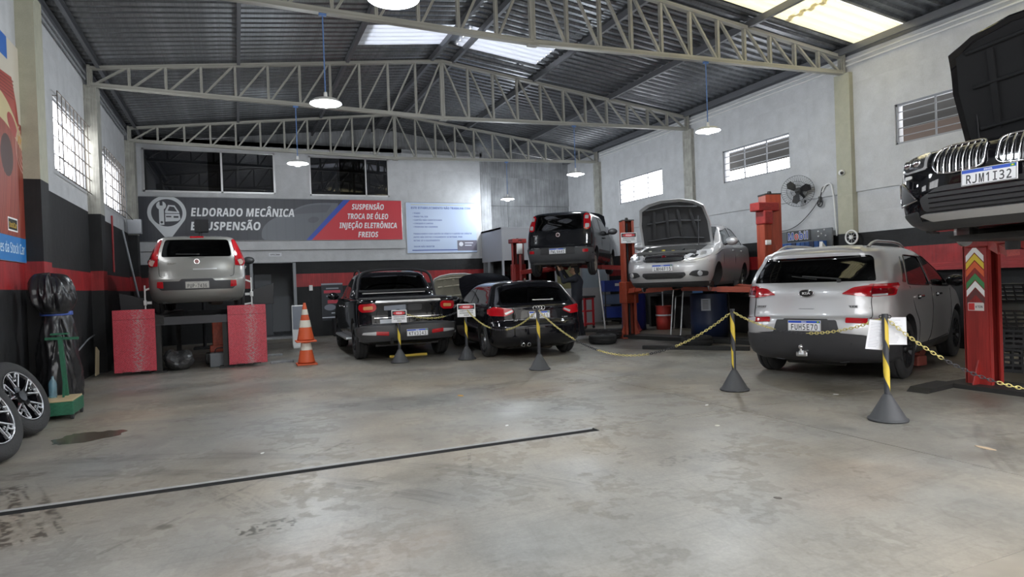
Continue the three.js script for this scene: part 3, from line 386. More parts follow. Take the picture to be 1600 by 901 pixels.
function wheelGeos(r, w, rim, style) {
  const h = w / 2, k = .012, tyre = lathe([[rim - .012, -h + .02], [rim + .01, -h + .004], [rim + .35 * (r - rim), -h - .004], [r - .03, -h + .006], [r - .008, -h + .03], [r, -h + .05], [r, -.045], [r - k, -.042], [r - k, -.03], [r, -.027], [r, .027], [r - k, .03], [r - k, .042], [r, .045], [r, h - .05], [r - .008, h - .03], [r - .03, h - .006], [rim + .35 * (r - rim), h + .004], [rim + .01, h - .004], [rim - .012, h - .02]], 44).rotateX(Math.PI / 2);
  const barrel = lathe([[rim - .012, -h + .02], [rim - .03, -h + .05], [rim - .04, 0], [rim - .02, h - .05], [rim - .016, h - .02], [rim + .004, h - .006], [rim + .004, h - .0], [rim - .01, h - .004]], 44).rotateX(Math.PI / 2);
  const disc = new THREE.CylinderGeometry(rim * .72, rim * .72, .02, 28).rotateX(Math.PI / 2).translate(0, 0, h - .10), face = [], hub = new THREE.CylinderGeometry(rim * .2, rim * .24, .05, 24).rotateX(Math.PI / 2).translate(0, 0, h - .035);
  const spoke = (a, a2, wd, dp, zz = h - .03) => { const p = V(Math.cos(a) * rim * .14, Math.sin(a) * rim * .14, zz - .015), q = V(Math.cos(a2) * (rim - .016), Math.sin(a2) * (rim - .016), zz); return bar(p, q, dp, wd); };
  if (style === 'multi') for (let i = 0; i < 10; i++) { const a = i / 10 * 2 * Math.PI; face.push(spokeBar(a - .05, a - .09, rim, h, .028), spokeBar(a + .05, a + .09, rim, h, .028)); }
  if (style === 'five') for (let i = 0; i < 5; i++) { const a = i / 5 * 2 * Math.PI + .3; face.push(spokeBar(a, a, rim, h, .085)); }
  if (style === 'double') for (let i = 0; i < 5; i++) { const a = i / 5 * 2 * Math.PI + .3; face.push(spokeBar(a - .10, a - .26, rim, h, .05), spokeBar(a + .10, a + .26, rim, h, .05)); const b = a; const q = (t, f) => V(Math.cos(t) * rim * f, Math.sin(t) * rim * f, h - .018); face.push(bar(q(a - .25, .74), q(a + .25, .74), .02, .03)); }
  if (style === 'steel') { const s = new THREE.Shape(); s.absarc(0, 0, rim - .01, 0, Math.PI * 2); for (let i = 0; i < 8; i++) { const a = i / 8 * 2 * Math.PI, hh = new THREE.Path(); hh.absellipse(Math.cos(a) * rim * .68, Math.sin(a) * rim * .68, rim * .11, rim * .11, 0, Math.PI * 2); s.holes.push(hh); } face.push(new THREE.ExtrudeGeometry(s, { depth: .015, bevelEnabled: true, bevelSize: .004, bevelThickness: .004, bevelSegments: 1, curveSegments: 12 }).translate(0, 0, h - .05)); }
  return { tyre, barrel, disc, face, hub };
}
function spokeBar(a, a2, rim, h, wd) {
  const n = V(0, 0, 1), p = V(Math.cos(a) * rim * .15, Math.sin(a) * rim * .15, h - .055), q = V(Math.cos(a2) * (rim - .012), Math.sin(a2) * (rim - .012), h - .028), d = q.clone().sub(p), L = d.length(), y = d.clone().normalize(), x = y.clone().cross(n).normalize(), z = x.clone().cross(y);
  const g = new THREE.BoxGeometry(wd, L, .035, 1, 2, 1), pp = g.attributes.position; for (let i = 0; i < pp.count; i++) { const t = (pp.getY(i) / L + .5); pp.setX(i, pp.getX(i) * (1.05 - .35 * Math.sin(t * Math.PI))); } g.computeVertexNormals();
  return g.applyMatrix4(new THREE.Matrix4().makeBasis(x, y, z)).translate((p.x + q.x) / 2, (p.y + q.y) / 2, (p.z + q.z) / 2);
}
const WCACHE = new Map();
function wheel(parent, r, w, rim, style, rimM, [x, y, z], s, faceM) {
  const key = [r, w, rim, style].join(); if (!WCACHE.has(key)) { const q = wheelGeos(r, w, rim, style); WCACHE.set(key, { t: norm(q.tyre), b: mergeGeometries([q.barrel, q.disc].map(norm)), f: mergeGeometries([...q.face, q.hub].map(norm)) }); }
  const q = WCACHE.get(key), o = mesh('tyre', q.t, M.tyre, parent); o.position.set(x, y, z); if (s < 0) o.rotation.y = Math.PI; mesh('rim_barrel', q.b, faceM ? M.gloss : style === 'steel' ? rimM : M.darkMetal, o); mesh('rim', q.f, faceM ? M.gloss : rimM, o); if (faceM) { const g = [], h = w / 2; for (let i = 0; i < 5; i++) { const a = i / 5 * 2 * Math.PI + .3; for (const s of [-1, 1]) { const P = (t, f, zz = h - .012) => V(Math.cos(t) * rim * f, Math.sin(t) * rim * f, zz); g.push(bar(P(a + s * .16, .40, h - .028), P(a + s * .36, .93, h - .010), .012, .022), bar(P(a + s * .05, .62, h - .02), P(a + s * .17, .93, h - .010), .012, .016), bar(P(a + s * .17, .93), P(a + s * .36, .93), .012, .02)); } } g.push(new THREE.TorusGeometry(rim - .004, .007, 6, 44).translate(0, 0, h - .008)); mesh('machined_face', g, M.alu, o); } return o;
}
const silver = phys([.33, .325, .305], .36, .5, { clearcoat: 1, clearcoatRoughness: .06 }), silver2 = phys([.52, .52, .53], .42, .5, { clearcoat: 1, clearcoatRoughness: .05 }), blackPaint = phys([.006, .006, .008], .5, 0, { specularIntensity: 0, clearcoat: 1, clearcoatRoughness: .04 }), blackDust = phys([.010, .0105, .013], .6, 0, { specularIntensity: 0, clearcoat: .8, clearcoatRoughness: .14 }), whiteCar = phys([.62, .62, .6], .35, 0, { clearcoat: .8 });
const carGlass = phys([.10, .105, .11], .02, 0, { transmission: 1, thickness: 0 }), darkGlass = phys([.03, .031, .034], .02, 0, { transmission: 1, thickness: 0 }), clearGlass = phys([.72, .75, .75], .02, 0, { transmission: 1, thickness: 0 });
const redLens = phys([.45, .006, .012], .12, 0, { clearcoat: 1, clearcoatRoughness: .03 }), redDeep = phys([.16, .002, .006], .15, 0, { clearcoat: 1 }), clearLens = phys([.62, .62, .64], .12, .3, { clearcoat: 1 }), lampDark = phys([.10, .10, .11], .1, .6, { clearcoat: 1 }), orangeLens = phys([.6, .3, .12], .2, 0, { clearcoat: 1 }), gapM = mat([.01, .01, .01], .9), trim = mat([.035, .035, .038], .55);
// ---------- silver SUV beside the red lift ----------
{
  const sp = { wr: .355, rim: .225, tw: .225, ra: .90, fa: 3.54, arch: .06,
    rows: [[.24, .22, 4.22, .80, .45, .6], [.30, .10, 4.34, .87, .5, .7], [.45, .02, 4.42, .91, .55, .8, 2.8, 2.6], [.62, .0, 4.44, .925, .6, .85, 2.8, 2.6], [.74, .02, 4.42, .93, .6, .85], [.80, .055, 4.38, .93, .58, .85], [.95, .085, 4.16, .925, .55, .8], [1.06, .10, 3.75, .915, .55, .7], [1.12, .12, 3.42, .90, .54, .5], [1.20, .17, 3.2, .88, .42, .5, 2.9], [1.34, .28, 2.86, .835, .36, .46, 3], [1.46, .38, 2.55, .785, .34, .44, 3], [1.53, .38, 2.34, .745, .34, .44, 3], [1.575, .43, 2.2, .69, .36, .5], [1.605, .58, 2.05, .60, .4, .5], [1.625, .85, 1.85, .42, .3, .3], [1.634, 1.1, 1.6, .02]],
    cabin: [.45, 3.3, .55], sideWin: [rp([[.98, 1.13], [2.02, 1.09], [1.92, 1.47], [1.28, 1.49]], .05), rp([[2.10, 1.09], [3.05, 1.05], [2.62, 1.33], [2.22, 1.47], [2.02, 1.48]], .05)],
    rearWin: rp([[-.745, 1.19], [.745, 1.19, .09], [.735, 1.24], [.66, 1.495], [-.66, 1.495], [-.735, 1.24]], .06), frontWin: rp([[-.72, 1.14], [.72, 1.14], [.6, 1.5], [-.6, 1.5]], .06), frontWinX: 2.1 };
  const c = new Car('suv', 'silver five-door SUV with plate FUH5E70 and open doorway to the red lift', 'car', sp, [6.50, -5.97], [.93, -.367], 0, silver2); c.t.userData.label = 'silver SUV with roof rails parked behind the black chain stanchions'; c.body().glass(darkGlass); c.t.scale.y = 1.045;
  c.wheels('multi', M.darkMetal); c.mirror(2.92, 1.06, blackDust); c.seats(1.0, .62); c.seats(2.1, .62);
  // dark lower bumper and cladding
  c.add('rear_bumper', 'rear', rp([[-.915, .245], [.915, .245], [.922, .56], [.62, .58], [.40, .60], [.36, .745], [-.36, .745], [-.40, .60], [-.62, .58], [-.922, .56]], .02), trim, .010, .03);
  for (const v of ['right', 'left']) { c.add('sill_cladding', v, rp([[1.34, .25], [3.1, .25], [3.1, .36], [1.34, .36]], .02), trim, .012, .03); c.add('bumper_side', v, rp([[.20, .25], [.44, .25], [.46, .52], [.20, .56]], .02), trim, .010, .03);
    mesh('panel_gap', [c.line(v, [[2.06, 1.06], [2.08, .8], [2.0, .45], [1.9, .37]], .0045), c.line(v, [[1.05, 1.10], [1.2, .82], [1.40, .62], [1.42, .42]], .0045), c.line(v, [[3.12, 1.02], [3.16, .7], [3.05, .4]], .0045), c.line(v, [[1.42, .37], [2.4, .365], [3.04, .38]], .0045)], gapM, c.t);
    for (const x of [1.42, 2.36]) { const p = c.at(v, x, .965, .028), h = mesh('door_handle', rbox(.2, .03, .035, p.x, p.y, p.z, .014), M.chrome, c.t); const q = c.at(v, x, .96, .002); mesh('recess', rbox(.13, .055, .012, q.x, q.y, q.z, .02), gapM, h); }
    const pts = []; for (let i = 0; i <= 10; i++) { const x = lerp(.62, 2.35, i / 10), s = v === 'right' ? 1 : -1; pts.push([x, (x < 1.4 ? c.L.top(x, .56, true) : c.L.top(x, .56)) + (i == 0 || i == 10 ? .0 : .055 * Math.min(1, Math.sin(i / 10 * Math.PI) * 2.2)), s * .565]); } mesh('roof_rail', tube(pts, .018, 30, 8), M.alu, c.t);
    const w = sp.sideWin; for (const q of w) mesh('window_trim', tube(q.map(([x, y]) => c.at(v, x, y, .002)), .008, 60, 5, true), M.gloss, c.t); mesh('quarter_window', c.patch(v, rp([[.80, 1.16], [.93, 1.15], [1.16, 1.46], [1.10, 1.47]], .02), .006, .01), M.gloss, c.t);
    mesh('pillar_panel', c.patch(v, [[2.03, 1.10], [2.09, 1.10], [2.01, 1.47], [1.93, 1.475]], .006, .01), M.gloss, c.t); }
  mesh('tailgate_gap', [c.line('rear', [[-.77, 1.14], [-.71, 1.0], [-.72, .78], [-.70, .765], [.70, .765], [.72, .78], [.71, 1.0], [.77, 1.14]], .004, .001, 60), c.line('rear', [[-.7, .88], [0, .875], [.7, .88]], .0025)], gapM, c.t);
  for (const s of [1, -1]) { const f = (p) => s > 0 ? p : mz(p); const o = c.add('tail_light', 'rear', f(rp([[.40, 1.045], [.70, 1.005], [.90, 1.015], [.90, 1.16], [.74, 1.155], [.52, 1.115]], .025)), redLens, .016, .03); c.add('inner_lens', 'rear', f(rp([[.70, 1.025], [.885, 1.03], [.885, 1.09], [.70, 1.10]], .015)), redDeep, .019, .008, o); c.add('reverse_lamp', 'rear', f(rp([[.71, 1.012], [.84, 1.018], [.84, 1.04], [.71, 1.035]], .01)), clearLens, .021, .008, o); mesh('lens_seam', c.line('rear', f([[.70, 1.005], [.705, 1.08], [.72, 1.15]]), .003, .018), gapM, o);
    const rf = c.add('bumper_reflector', 'rear', f(rp([[.46, .715], [.90, .69], [.90, .755], [.46, .77]], .012)), redLens, .012, .02); c.add('clear_section', 'rear', f(rp([[.68, .708], [.89, .695], [.89, .748], [.68, .76]], .01)), clearLens, .0145, .006, rf);
    mesh('light_side', c.patch(s > 0 ? 'right' : 'left', rp([[.20, 1.02], [.36, 1.05], [.40, 1.14], [.24, 1.16]], .02), .014, .03), redLens, o); }
  c.plate('rear', .675, 'FUH5E70', .02, -.02); mesh('plate_recess', c.patch('rear', rp([[-.30, .60], [.30, .60], [.27, .755], [-.27, .755]], .02), .013, .012), trim, c.t);
  { const p = c.at('rear', 0, 1.06, .012); const b = mesh('badge', new THREE.SphereGeometry(1, 24, 12).scale(.012, .042, .088).translate(p.x, p.y, p.z), M.gloss, c.t); const o = board('badge_face', .13, .05, .004, canvasTex(256, 100, (k, w, h) => { k.fillStyle = '#111'; k.fillRect(0, 0, w, h); k.fillStyle = '#ddd'; textBox(k, 'KIA', 20, 84, 216, 92); }), M.gloss, b); o.position.set(p.x - .013, p.y, p.z); o.rotation.y = -Math.PI / 2; mesh('ring', tube(Array.from({ length: 20 }, (_, i) => [p.x - .012, p.y + .042 * Math.sin(i / 10 * Math.PI), p.z + .088 * Math.cos(i / 10 * Math.PI)]), .005, 40, 5, true), M.chrome, b); }
  for (const [z, y, s, w] of [[-.56, .90, 'SPORTAGE', .2], [.52, .90, 'FLEX', .12]]) { const p = c.at('rear', z, y, .004), o = board('lettering', w, .03, .003, canvasTex(256, 40, (k, W, H) => { k.fillStyle = '#9a9a9c'; k.fillRect(0, 0, W, H); k.fillStyle = '#2a2a2c'; textBox(k, s, 6, 34, W - 12, 38); }), M.alu, c.t, .001); o.position.copy(p); o.rotation.y = -Math.PI / 2; o.rotation.z = .0; }
  { const a = c.at('rear', .36, 1.21, .02), b = c.at('rear', -.08, 1.25, .02); mesh('rear_wiper', [bar(a, b, .022, .016), rbox(.03, .04, .05, a.x, a.y - .02, a.z, .01), bar(c.at('rear', .1, 1.215, .012), c.at('rear', -.22, 1.26, .012), .012, .01)], M.plastic, c.t); }
  mesh('spoiler', c.patch('topr', [[-.58, .44], [.58, .44], [.5, .62], [-.5, .62]], .02, .03), silver2, c.t); mesh('antenna_fin', extr([[0, 0], [.17, 0], [.02, .075]], .03, .006).translate(.62, c.L.top(.7, 0, true) - .004, -.015), M.whitePaint, c.t);
  mesh('tow_bar', [bar([.25, .36, 0], [-.06, .36, 0], .05), bar([-.06, .345, 0], [-.14, .37, 0], .04, .05)], M.alu, c.t); mesh('tow_ball', [new THREE.SphereGeometry(.03, 14, 10).translate(-.14, .44, 0), cyl(.016, .016, .06, -.14, .40, 0), rbox(.1, .06, .14, -.08, .35, 0, .015)], M.chrome, c.t);
  mesh('exhaust_silencer', [bar([.35, .27, -.35], [.35, .27, .35], .09, .09, true), bar([.35, .26, .3], [2.5, .26, .2], .03, .03, true)], M.dirtyBlack, c.t); mesh('underbody', [box(3.2, .05, 1.2, 2.2, .24, 0), bar([.9, .34, -.7], [.9, .34, .7], .05, .05, true)], M.dirtyBlack, c.t);
  mesh('parking_sensor', [.52, -.52].map(z => { const p = c.at('rear', z, .48, .012); return new THREE.CylinderGeometry(.014, .014, .008, 12).rotateZ(Math.PI / 2).translate(p.x, p.y, p.z); }), M.plastic, c.t);
}
// ---------- silver hatchback on the alignment ramp ----------
{
  const sp = { wr: .29, rim: .178, tw: .18, ra: .68, fa: 3.10, rows: [[.20, .16, 3.72, .74, .40, .6], [.30, .05, 3.82, .80, .42, .65], [.46, .0, 3.875, .825, .42, .7], [.62, .01, 3.86, .835, .42, .7], [.70, .05, 3.80, .838, .40, .7], [.80, .09, 3.66, .836, .38, .75], [.92, .12, 3.25, .828, .36, .7], [1.01, .15, 2.85, .81, .34, .5], [1.15, .25, 2.62, .765, .32, .45, 3], [1.32, .38, 2.33, .705, .30, .42, 3], [1.40, .43, 2.15, .67, .30, .4], [1.45, .48, 2.0, .62, .30, .45], [1.485, .68, 1.8, .52, .3, .4], [1.502, .95, 1.55, .30, .2, .2], [1.507, 1.1, 1.4, .02]],
    cabin: [.36, 2.75, .5], sideWin: [rp([[.82, 1.04], [1.55, 1.02], [1.52, 1.39], [1.05, 1.39]], .04), rp([[1.62, 1.02], [2.55, .99], [2.1, 1.33], [1.58, 1.39]], .04)], rearWin: rp([[-.60, 1.06], [.60, 1.06], [.585, 1.22], [.545, 1.40], [-.545, 1.40], [-.585, 1.22]], .05), frontWin: rp([[-.64, 1.05], [.64, 1.05], [.55, 1.38], [-.55, 1.38]], .05), frontWinX: 1.9 };
  const c = new Car('hatchback', 'silver hatchback raised on the red alignment ramp', 'car', sp, [-.67, -13.32], [0, -1], 1.02, silver); c.body().glass(carGlass); c.wheels('five', M.alu); c.mirror(2.42, 1.0, M.plastic); c.seats(.85, .5); c.seats(1.75, .5); c.under(.2, 3.6, .22, .6);
  c.sym('tail_light', 'rear', rp([[.655, .885], [.79, .875], [.828, .95], [.80, 1.06], [.735, 1.22], [.655, 1.405], [.60, 1.40], [.645, 1.20], [.655, 1.05]], .02), redLens, .014, .03, (o, f, s) => { const p = c.at('rear', s * .735, .945, .022); mesh('round_lens', new THREE.CylinderGeometry(.055, .06, .02, 24).rotateZ(Math.PI / 2).translate(p.x, p.y, p.z), phys([.45, .30, .26], .2, .2, { clearcoat: 1 }), o); mesh('lens_ring', new THREE.TorusGeometry(.06, .008, 6, 28).rotateY(Math.PI / 2).translate(p.x - .006, p.y, p.z), redDeep, o); });
  c.add('lower_bumper_panel', 'rear', rp([[-.60, .44], [.60, .44], [.66, .50], [.64, .60], [.30, .60], [.26, .64], [-.26, .64], [-.30, .60], [-.64, .60], [-.66, .50]], .02), trim, .008, .02); c.sym('bumper_reflector', 'rear', rp([[.56, .475], [.665, .49], [.66, .60], [.565, .595]], .015), redLens, .018, .02); c.add('brake_strip', 'rear', rp([[-.12, 1.432], [.12, 1.432], [.12, 1.452], [-.12, 1.452]], .006), redLens, .016, .02);
  c.plate('rear', .525, 'PUP-7436', .022, 0, 0, true); c.roundBadge('rear', 0, .965, .05, M.chrome, redDeep); c.letter('rear', -.42, .93, 'PALIO', .15, .03, '#555', '#99978f'); c.add('tailgate_trim', 'rear', rp([[-.07, .805], [.34, .815], [.34, .835], [-.07, .83]], .006), M.alu, .008, .012); c.gapR([[[-.645, 1.02], [-.64, .86], [-.62, .70], [-.58, .68], [.58, .68], [.62, .70], [.64, .86], [.645, 1.02]], [[-.64, 1.045], [0, 1.04], [.64, 1.045]]]); c.gaps([[[1.58, 1.0], [1.6, .7], [1.55, .35]], [[.78, 1.02], [.95, .8], [1.05, .6]]]); c.handles([1.05, 1.9], .88);
  { const p = c.at('rear', .02, 1.09, .02), q = c.at('rear', -.35, 1.10, .02); mesh('rear_wiper', [bar(p, q, .016, .014), rbox(.03, .03, .05, p.x, p.y, p.z, .01)], M.plastic, c.t); } mesh('antenna_fin', [bar([1.9, 1.5, 0], [1.55, 1.72, 0], .006, .006, true)], M.plastic, c.t);
}
// ---------- black pickup ----------
{
  const sp = { wr: .365, rim: .23, tw: .225, ra: .98, fa: 3.97, arch: .06, rows: [[.30, .25, 4.7, .78, .3, .6], [.38, .08, 4.84, .87, .3, .7], [.55, .0, 4.92, .91, .3, .8, 3], [.66, .0, 4.91, .92, .3, .8, 3], [.70, .06, 4.9, .922, .28, .8, 3.2], [.85, .07, 4.82, .924, .28, .8, 3.2], [1.0, .06, 4.55, .92, .28, .75, 3.2], [1.08, .05, 4.2, .915, .28, .7, 3.2], [1.13, .06, 3.9, .905, .28, .5, 3.2], [1.16, .12, 3.75, .89, .28, .5, 3], [1.17, 1.30, 3.7, .88, .3, .5], [1.20, 1.42, 3.6, .865, .3, .5], [1.35, 1.50, 3.32, .815, .28, .46, 3], [1.5, 1.58, 3.0, .76, .28, .44, 3], [1.62, 1.66, 2.72, .70, .28, .44, 3], [1.68, 1.75, 2.55, .61, .3, .4], [1.715, 1.95, 2.35, .45, .2, .2], [1.73, 2.1, 2.2, .02]],
    cabin: [1.5, 3.6, .6], sideWin: [rp([[1.85, 1.18], [2.62, 1.16], [2.6, 1.57], [2.0, 1.57]], .04), rp([[2.70, 1.16], [3.55, 1.12], [3.05, 1.48], [2.68, 1.57]], .04)], rearWin: rp([[-.70, 1.24], [.70, 1.24], [.62, 1.60], [-.62, 1.60]], .05), rearWinX: 1.2, frontWin: rp([[-.70, 1.2], [.70, 1.2], [.6, 1.6], [-.6, 1.6]], .05), frontWinX: 2.5 };
  const c = new Car('pickup_truck', 'glossy black double-cab pickup truck seen from behind', 'car', sp, [2.93, -11.72], [.035, -1], 0, blackPaint); c.body().glass(darkGlass); c.wheels('five', M.darkMetal); c.mirror(3.38, 1.14, blackPaint); c.seats(1.95, .7); c.seats(2.9, .7);
  c.add('rear_bumper', 'rear', rp([[-.90, .40], [.90, .40], [.915, .66], [.60, .70], [-.60, .70], [-.915, .66]], .03), mat([.05, .05, .054], .45), .03, .06); c.sym('bumper_reflector', 'rear', rp([[.40, .50], [.62, .52], [.62, .575], [.40, .56]], .01), redLens, .04, .02, (o, f) => c.add('clear_lens', 'rear', f(rp([[.62, .515], [.85, .53], [.83, .56], [.62, .57]], .01)), clearLens, .04, .02, o));
  c.sym('tail_light', 'rear', rp([[.60, .975], [.66, .93], [.86, .925], [.90, 1.0], [.885, 1.075], [.64, 1.085], [.60, 1.05]], .04), redLens, .016, .03, (o, f, s) => { c.add('inner_lens', 'rear', f(rp([[.66, .975], [.82, .97], [.82, 1.03], [.66, 1.04]], .02)), orangeLens, .020, .01, o); });
  c.add('tailgate_step', 'rear', rp([[-.62, 1.095], [.62, 1.095], [.60, 1.13], [-.60, 1.13]], .015), M.alu, .006, .03); c.add('chrome_strip', 'rear', rp([[-.64, .805], [.64, .805], [.64, .825], [-.64, .825]], .01), M.chrome, .01, .02); c.add('handle_recess', 'rear', rp([[-.02, .93], [.24, .93], [.25, 1.05], [-.02, 1.05]], .04), M.plastic, .006, .01); c.add('sticker', 'rear', rp([[-.46, .95], [-.06, .95], [-.06, 1.045], [-.46, 1.03]], .01), mat([.22, .24, .28], .5), .005, .01); c.add('dealer_sticker', 'rear', rp([[-.54, .71], [-.28, .71], [-.28, .785], [-.54, .785]], .006), mat([.5, .52, .56], .6), .006, .01);
  c.plate('rear', .53, 'KTV3I43', .045, 0, .12); c.gapR([[[-.60, 1.12], [-.585, .95], [-.6, .72], [.6, .72], [.585, .95], [.60, 1.12]], [[0, .72], [.0, .9], [0, 1.12]]]); c.handles([2.1, 2.95], 1.0, M.chrome); c.gaps([[[2.66, 1.13], [2.68, .8], [2.62, .45]], [[1.72, 1.14], [1.8, .8], [1.78, .5]]]);
  mesh('rack_bar', [tube([[1.22, 1.17, -.80], [1.30, 1.62, -.70], [1.34, 1.70, -.55], [1.34, 1.70, .55], [1.30, 1.62, .70], [1.22, 1.17, .80]], .028, 60, 8), bar([1.32, 1.3, -.78], [1.32, 1.3, .78], .03, .03, true)], M.darkMetal, c.t); mesh('rear_shelf_trim', [rbox(.04, .05, 1.3, 1.47, 1.27, 0, .01)], M.alu, c.t);
  for (const s of [-1, 1]) { mesh('roof_rail', tube([[1.72, 1.64, s * .66], [1.9, 1.72, s * .64], [2.5, 1.73, s * .63], [2.85, 1.66, s * .62]], .016, 24, 6), M.darkMetal, c.t); mesh('side_step', rbox(1.9, .05, .14, 2.5, .36, s * .93, .02), M.alu, c.t); }
  mesh('bed_cover', rbox(1.2, .03, 1.5, .72, 1.165, 0, .01), M.plastic, c.t); c.under(.3, 4.6, .3, .6); mesh('tow_hook', [bar([.2, .38, -.35], [-.03, .36, -.35], .05), bar([-.03, .36, -.35], [-.06, .44, -.35], .04)], M.dirtyBlack, c.t);
}
// ---------- black premium hatchback with four-ring badge ----------
{
  const sp = { wr: .32, rim: .218, tw: .225, ra: .80, fa: 3.38, rows: [[.19, .2, 4.05, .76, .4, .6], [.27, .06, 4.2, .84, .42, .65], [.42, .0, 4.28, .875, .42, .7, 2.9], [.56, .0, 4.29, .88, .42, .7, 2.9], [.64, .02, 4.28, .884, .42, .7], [.70, .06, 4.2, .884, .40, .75], [.82, .07, 3.95, .88, .38, .75], [.93, .08, 3.5, .872, .36, .7], [.98, .13, 3.22, .86, .36, .5], [1.05, .22, 2.98, .825, .34, .45, 2.9], [1.17, .36, 2.7, .765, .32, .42, 3], [1.28, .47, 2.42, .71, .30, .42, 3], [1.33, .50, 2.24, .67, .30, .4], [1.37, .58, 2.05, .60, .3, .4], [1.40, .8, 1.85, .48, .3, .3], [1.415, 1.05, 1.65, .28, .2, .2], [1.42, 1.25, 1.5, .02]],
    cabin: [.45, 3.1, .5], sideWin: [rp([[.92, 1.0], [1.75, .98], [1.72, 1.29], [1.12, 1.29]], .04), rp([[1.82, .98], [2.8, .95], [2.35, 1.2], [1.9, 1.295], [1.78, 1.295]], .04)], rearWin: rp([[-.66, 1.0], [.66, 1.0], [.645, 1.12], [.585, 1.30], [-.585, 1.30], [-.645, 1.12]], .05), frontWin: rp([[-.68, 1.02], [.68, 1.02], [.58, 1.3], [-.58, 1.3]], .05), frontWinX: 2.1, bay: [3.30, 4.02, .56, .55] };
  const c = new Car('hatchback', 'black hatchback with four-ring badge and raised bonnet', 'car', sp, [5.0, -10.46], [.10, -.995], 0, blackPaint); c.body().glass(darkGlass); c.wheels('five', M.alu); c.mirror(2.66, .97); c.seats(.95, .5); c.seats(1.95, .5); c.hood(3.2, 4.18, .66, .60, .95); c.engine(3.3, 4.02, .56, .82); c.under(.3, 4.0, .2, .55);
  c.sym('tail_light', 'rear', rp([[.46, .845], [.62, .775], [.86, .79], [.872, .90], [.80, .945], [.50, .905]], .03), redLens, .014, .03, (o, f, s) => { c.add('clear_lens', 'rear', f(rp([[.48, .86], [.61, .80], [.63, .835], [.50, .885]], .012)), clearLens, .018, .008, o); mesh('light_side', c.patch(s > 0 ? 'right' : 'left', rp([[.16, .79], [.38, .82], [.40, .90], [.18, .93]], .02), .012, .03), redLens, o); });
  c.plate('rear', .78, 'MLR4H11', .02, -.05); c.letter('rear', -.44, .70, 'A3', .08, .04, '#ccc', '#0a0a0b'); c.letter('rear', .50, .72, '2.0T', .13, .03, '#ccc', '#0a0a0b'); for (let i = 0; i < 4; i++) { const p = c.at('rear', (i - 1.5) * .052, .905, .012); mesh('badge_ring', new THREE.TorusGeometry(.034, .006, 8, 24).rotateY(Math.PI / 2).translate(p.x, p.y, p.z), M.chrome, c.t); }
  c.add('plate_recess', 'rear', rp([[-.36, .69], [.36, .69], [.33, .86], [-.33, .86]], .03), M.gloss, .004, .008); c.add('tailgate_lip', 'rear', rp([[-.55, .93], [.55, .93], [.55, .955], [-.55, .955]], .008), blackPaint, .02, .04); c.gapR([[[-.50, .93], [-.44, .80], [-.46, .655], [.46, .655], [.44, .80], [.50, .93]], [[-.86, .60], [0, .585], [.86, .60]]]); c.gapR([[[-.86, .43], [0, .41], [.86, .43]]], 'rear', .006); c.handles([1.28, 2.15], .84); c.gaps([[[1.79, .96], [1.8, .7], [1.74, .3]]]);
  for (const z of [-.34, -.23]) mesh('exhaust_tip', lathe([[.026, 0], [.036, 0], [.038, .08], [.03, .1], [.026, 0]], 16).rotateZ(-Math.PI / 2).translate(.0, .26, z), M.chrome, c.t); { const p = c.at('rear', .30, 1.03, .02), q = c.at('rear', -.08, 1.035, .02); mesh('rear_wiper', [bar(p, q, .016, .014), rbox(.03, .03, .05, p.x, p.y, p.z, .01)], M.alu, c.t); } c.add('roof_spoiler', 'topr', [[-.56, .47], [.56, .47], [.5, .6], [-.5, .6]], blackPaint, .015, .03); mesh('antenna_fin', extr([[0, 0], [.13, 0], [.02, .05]], .02, .004).translate(.8, 1.395, -.01), M.gloss, c.t);
  for (const s of [-1, 1]) mesh('window_trim', tube([[.86, .985], [1.8, .965], [2.85, .935]].map(([x, y]) => c.at(s > 0 ? 'right' : 'left', x, y, .004)), .007, 20, 5), M.chrome, c.t);
}
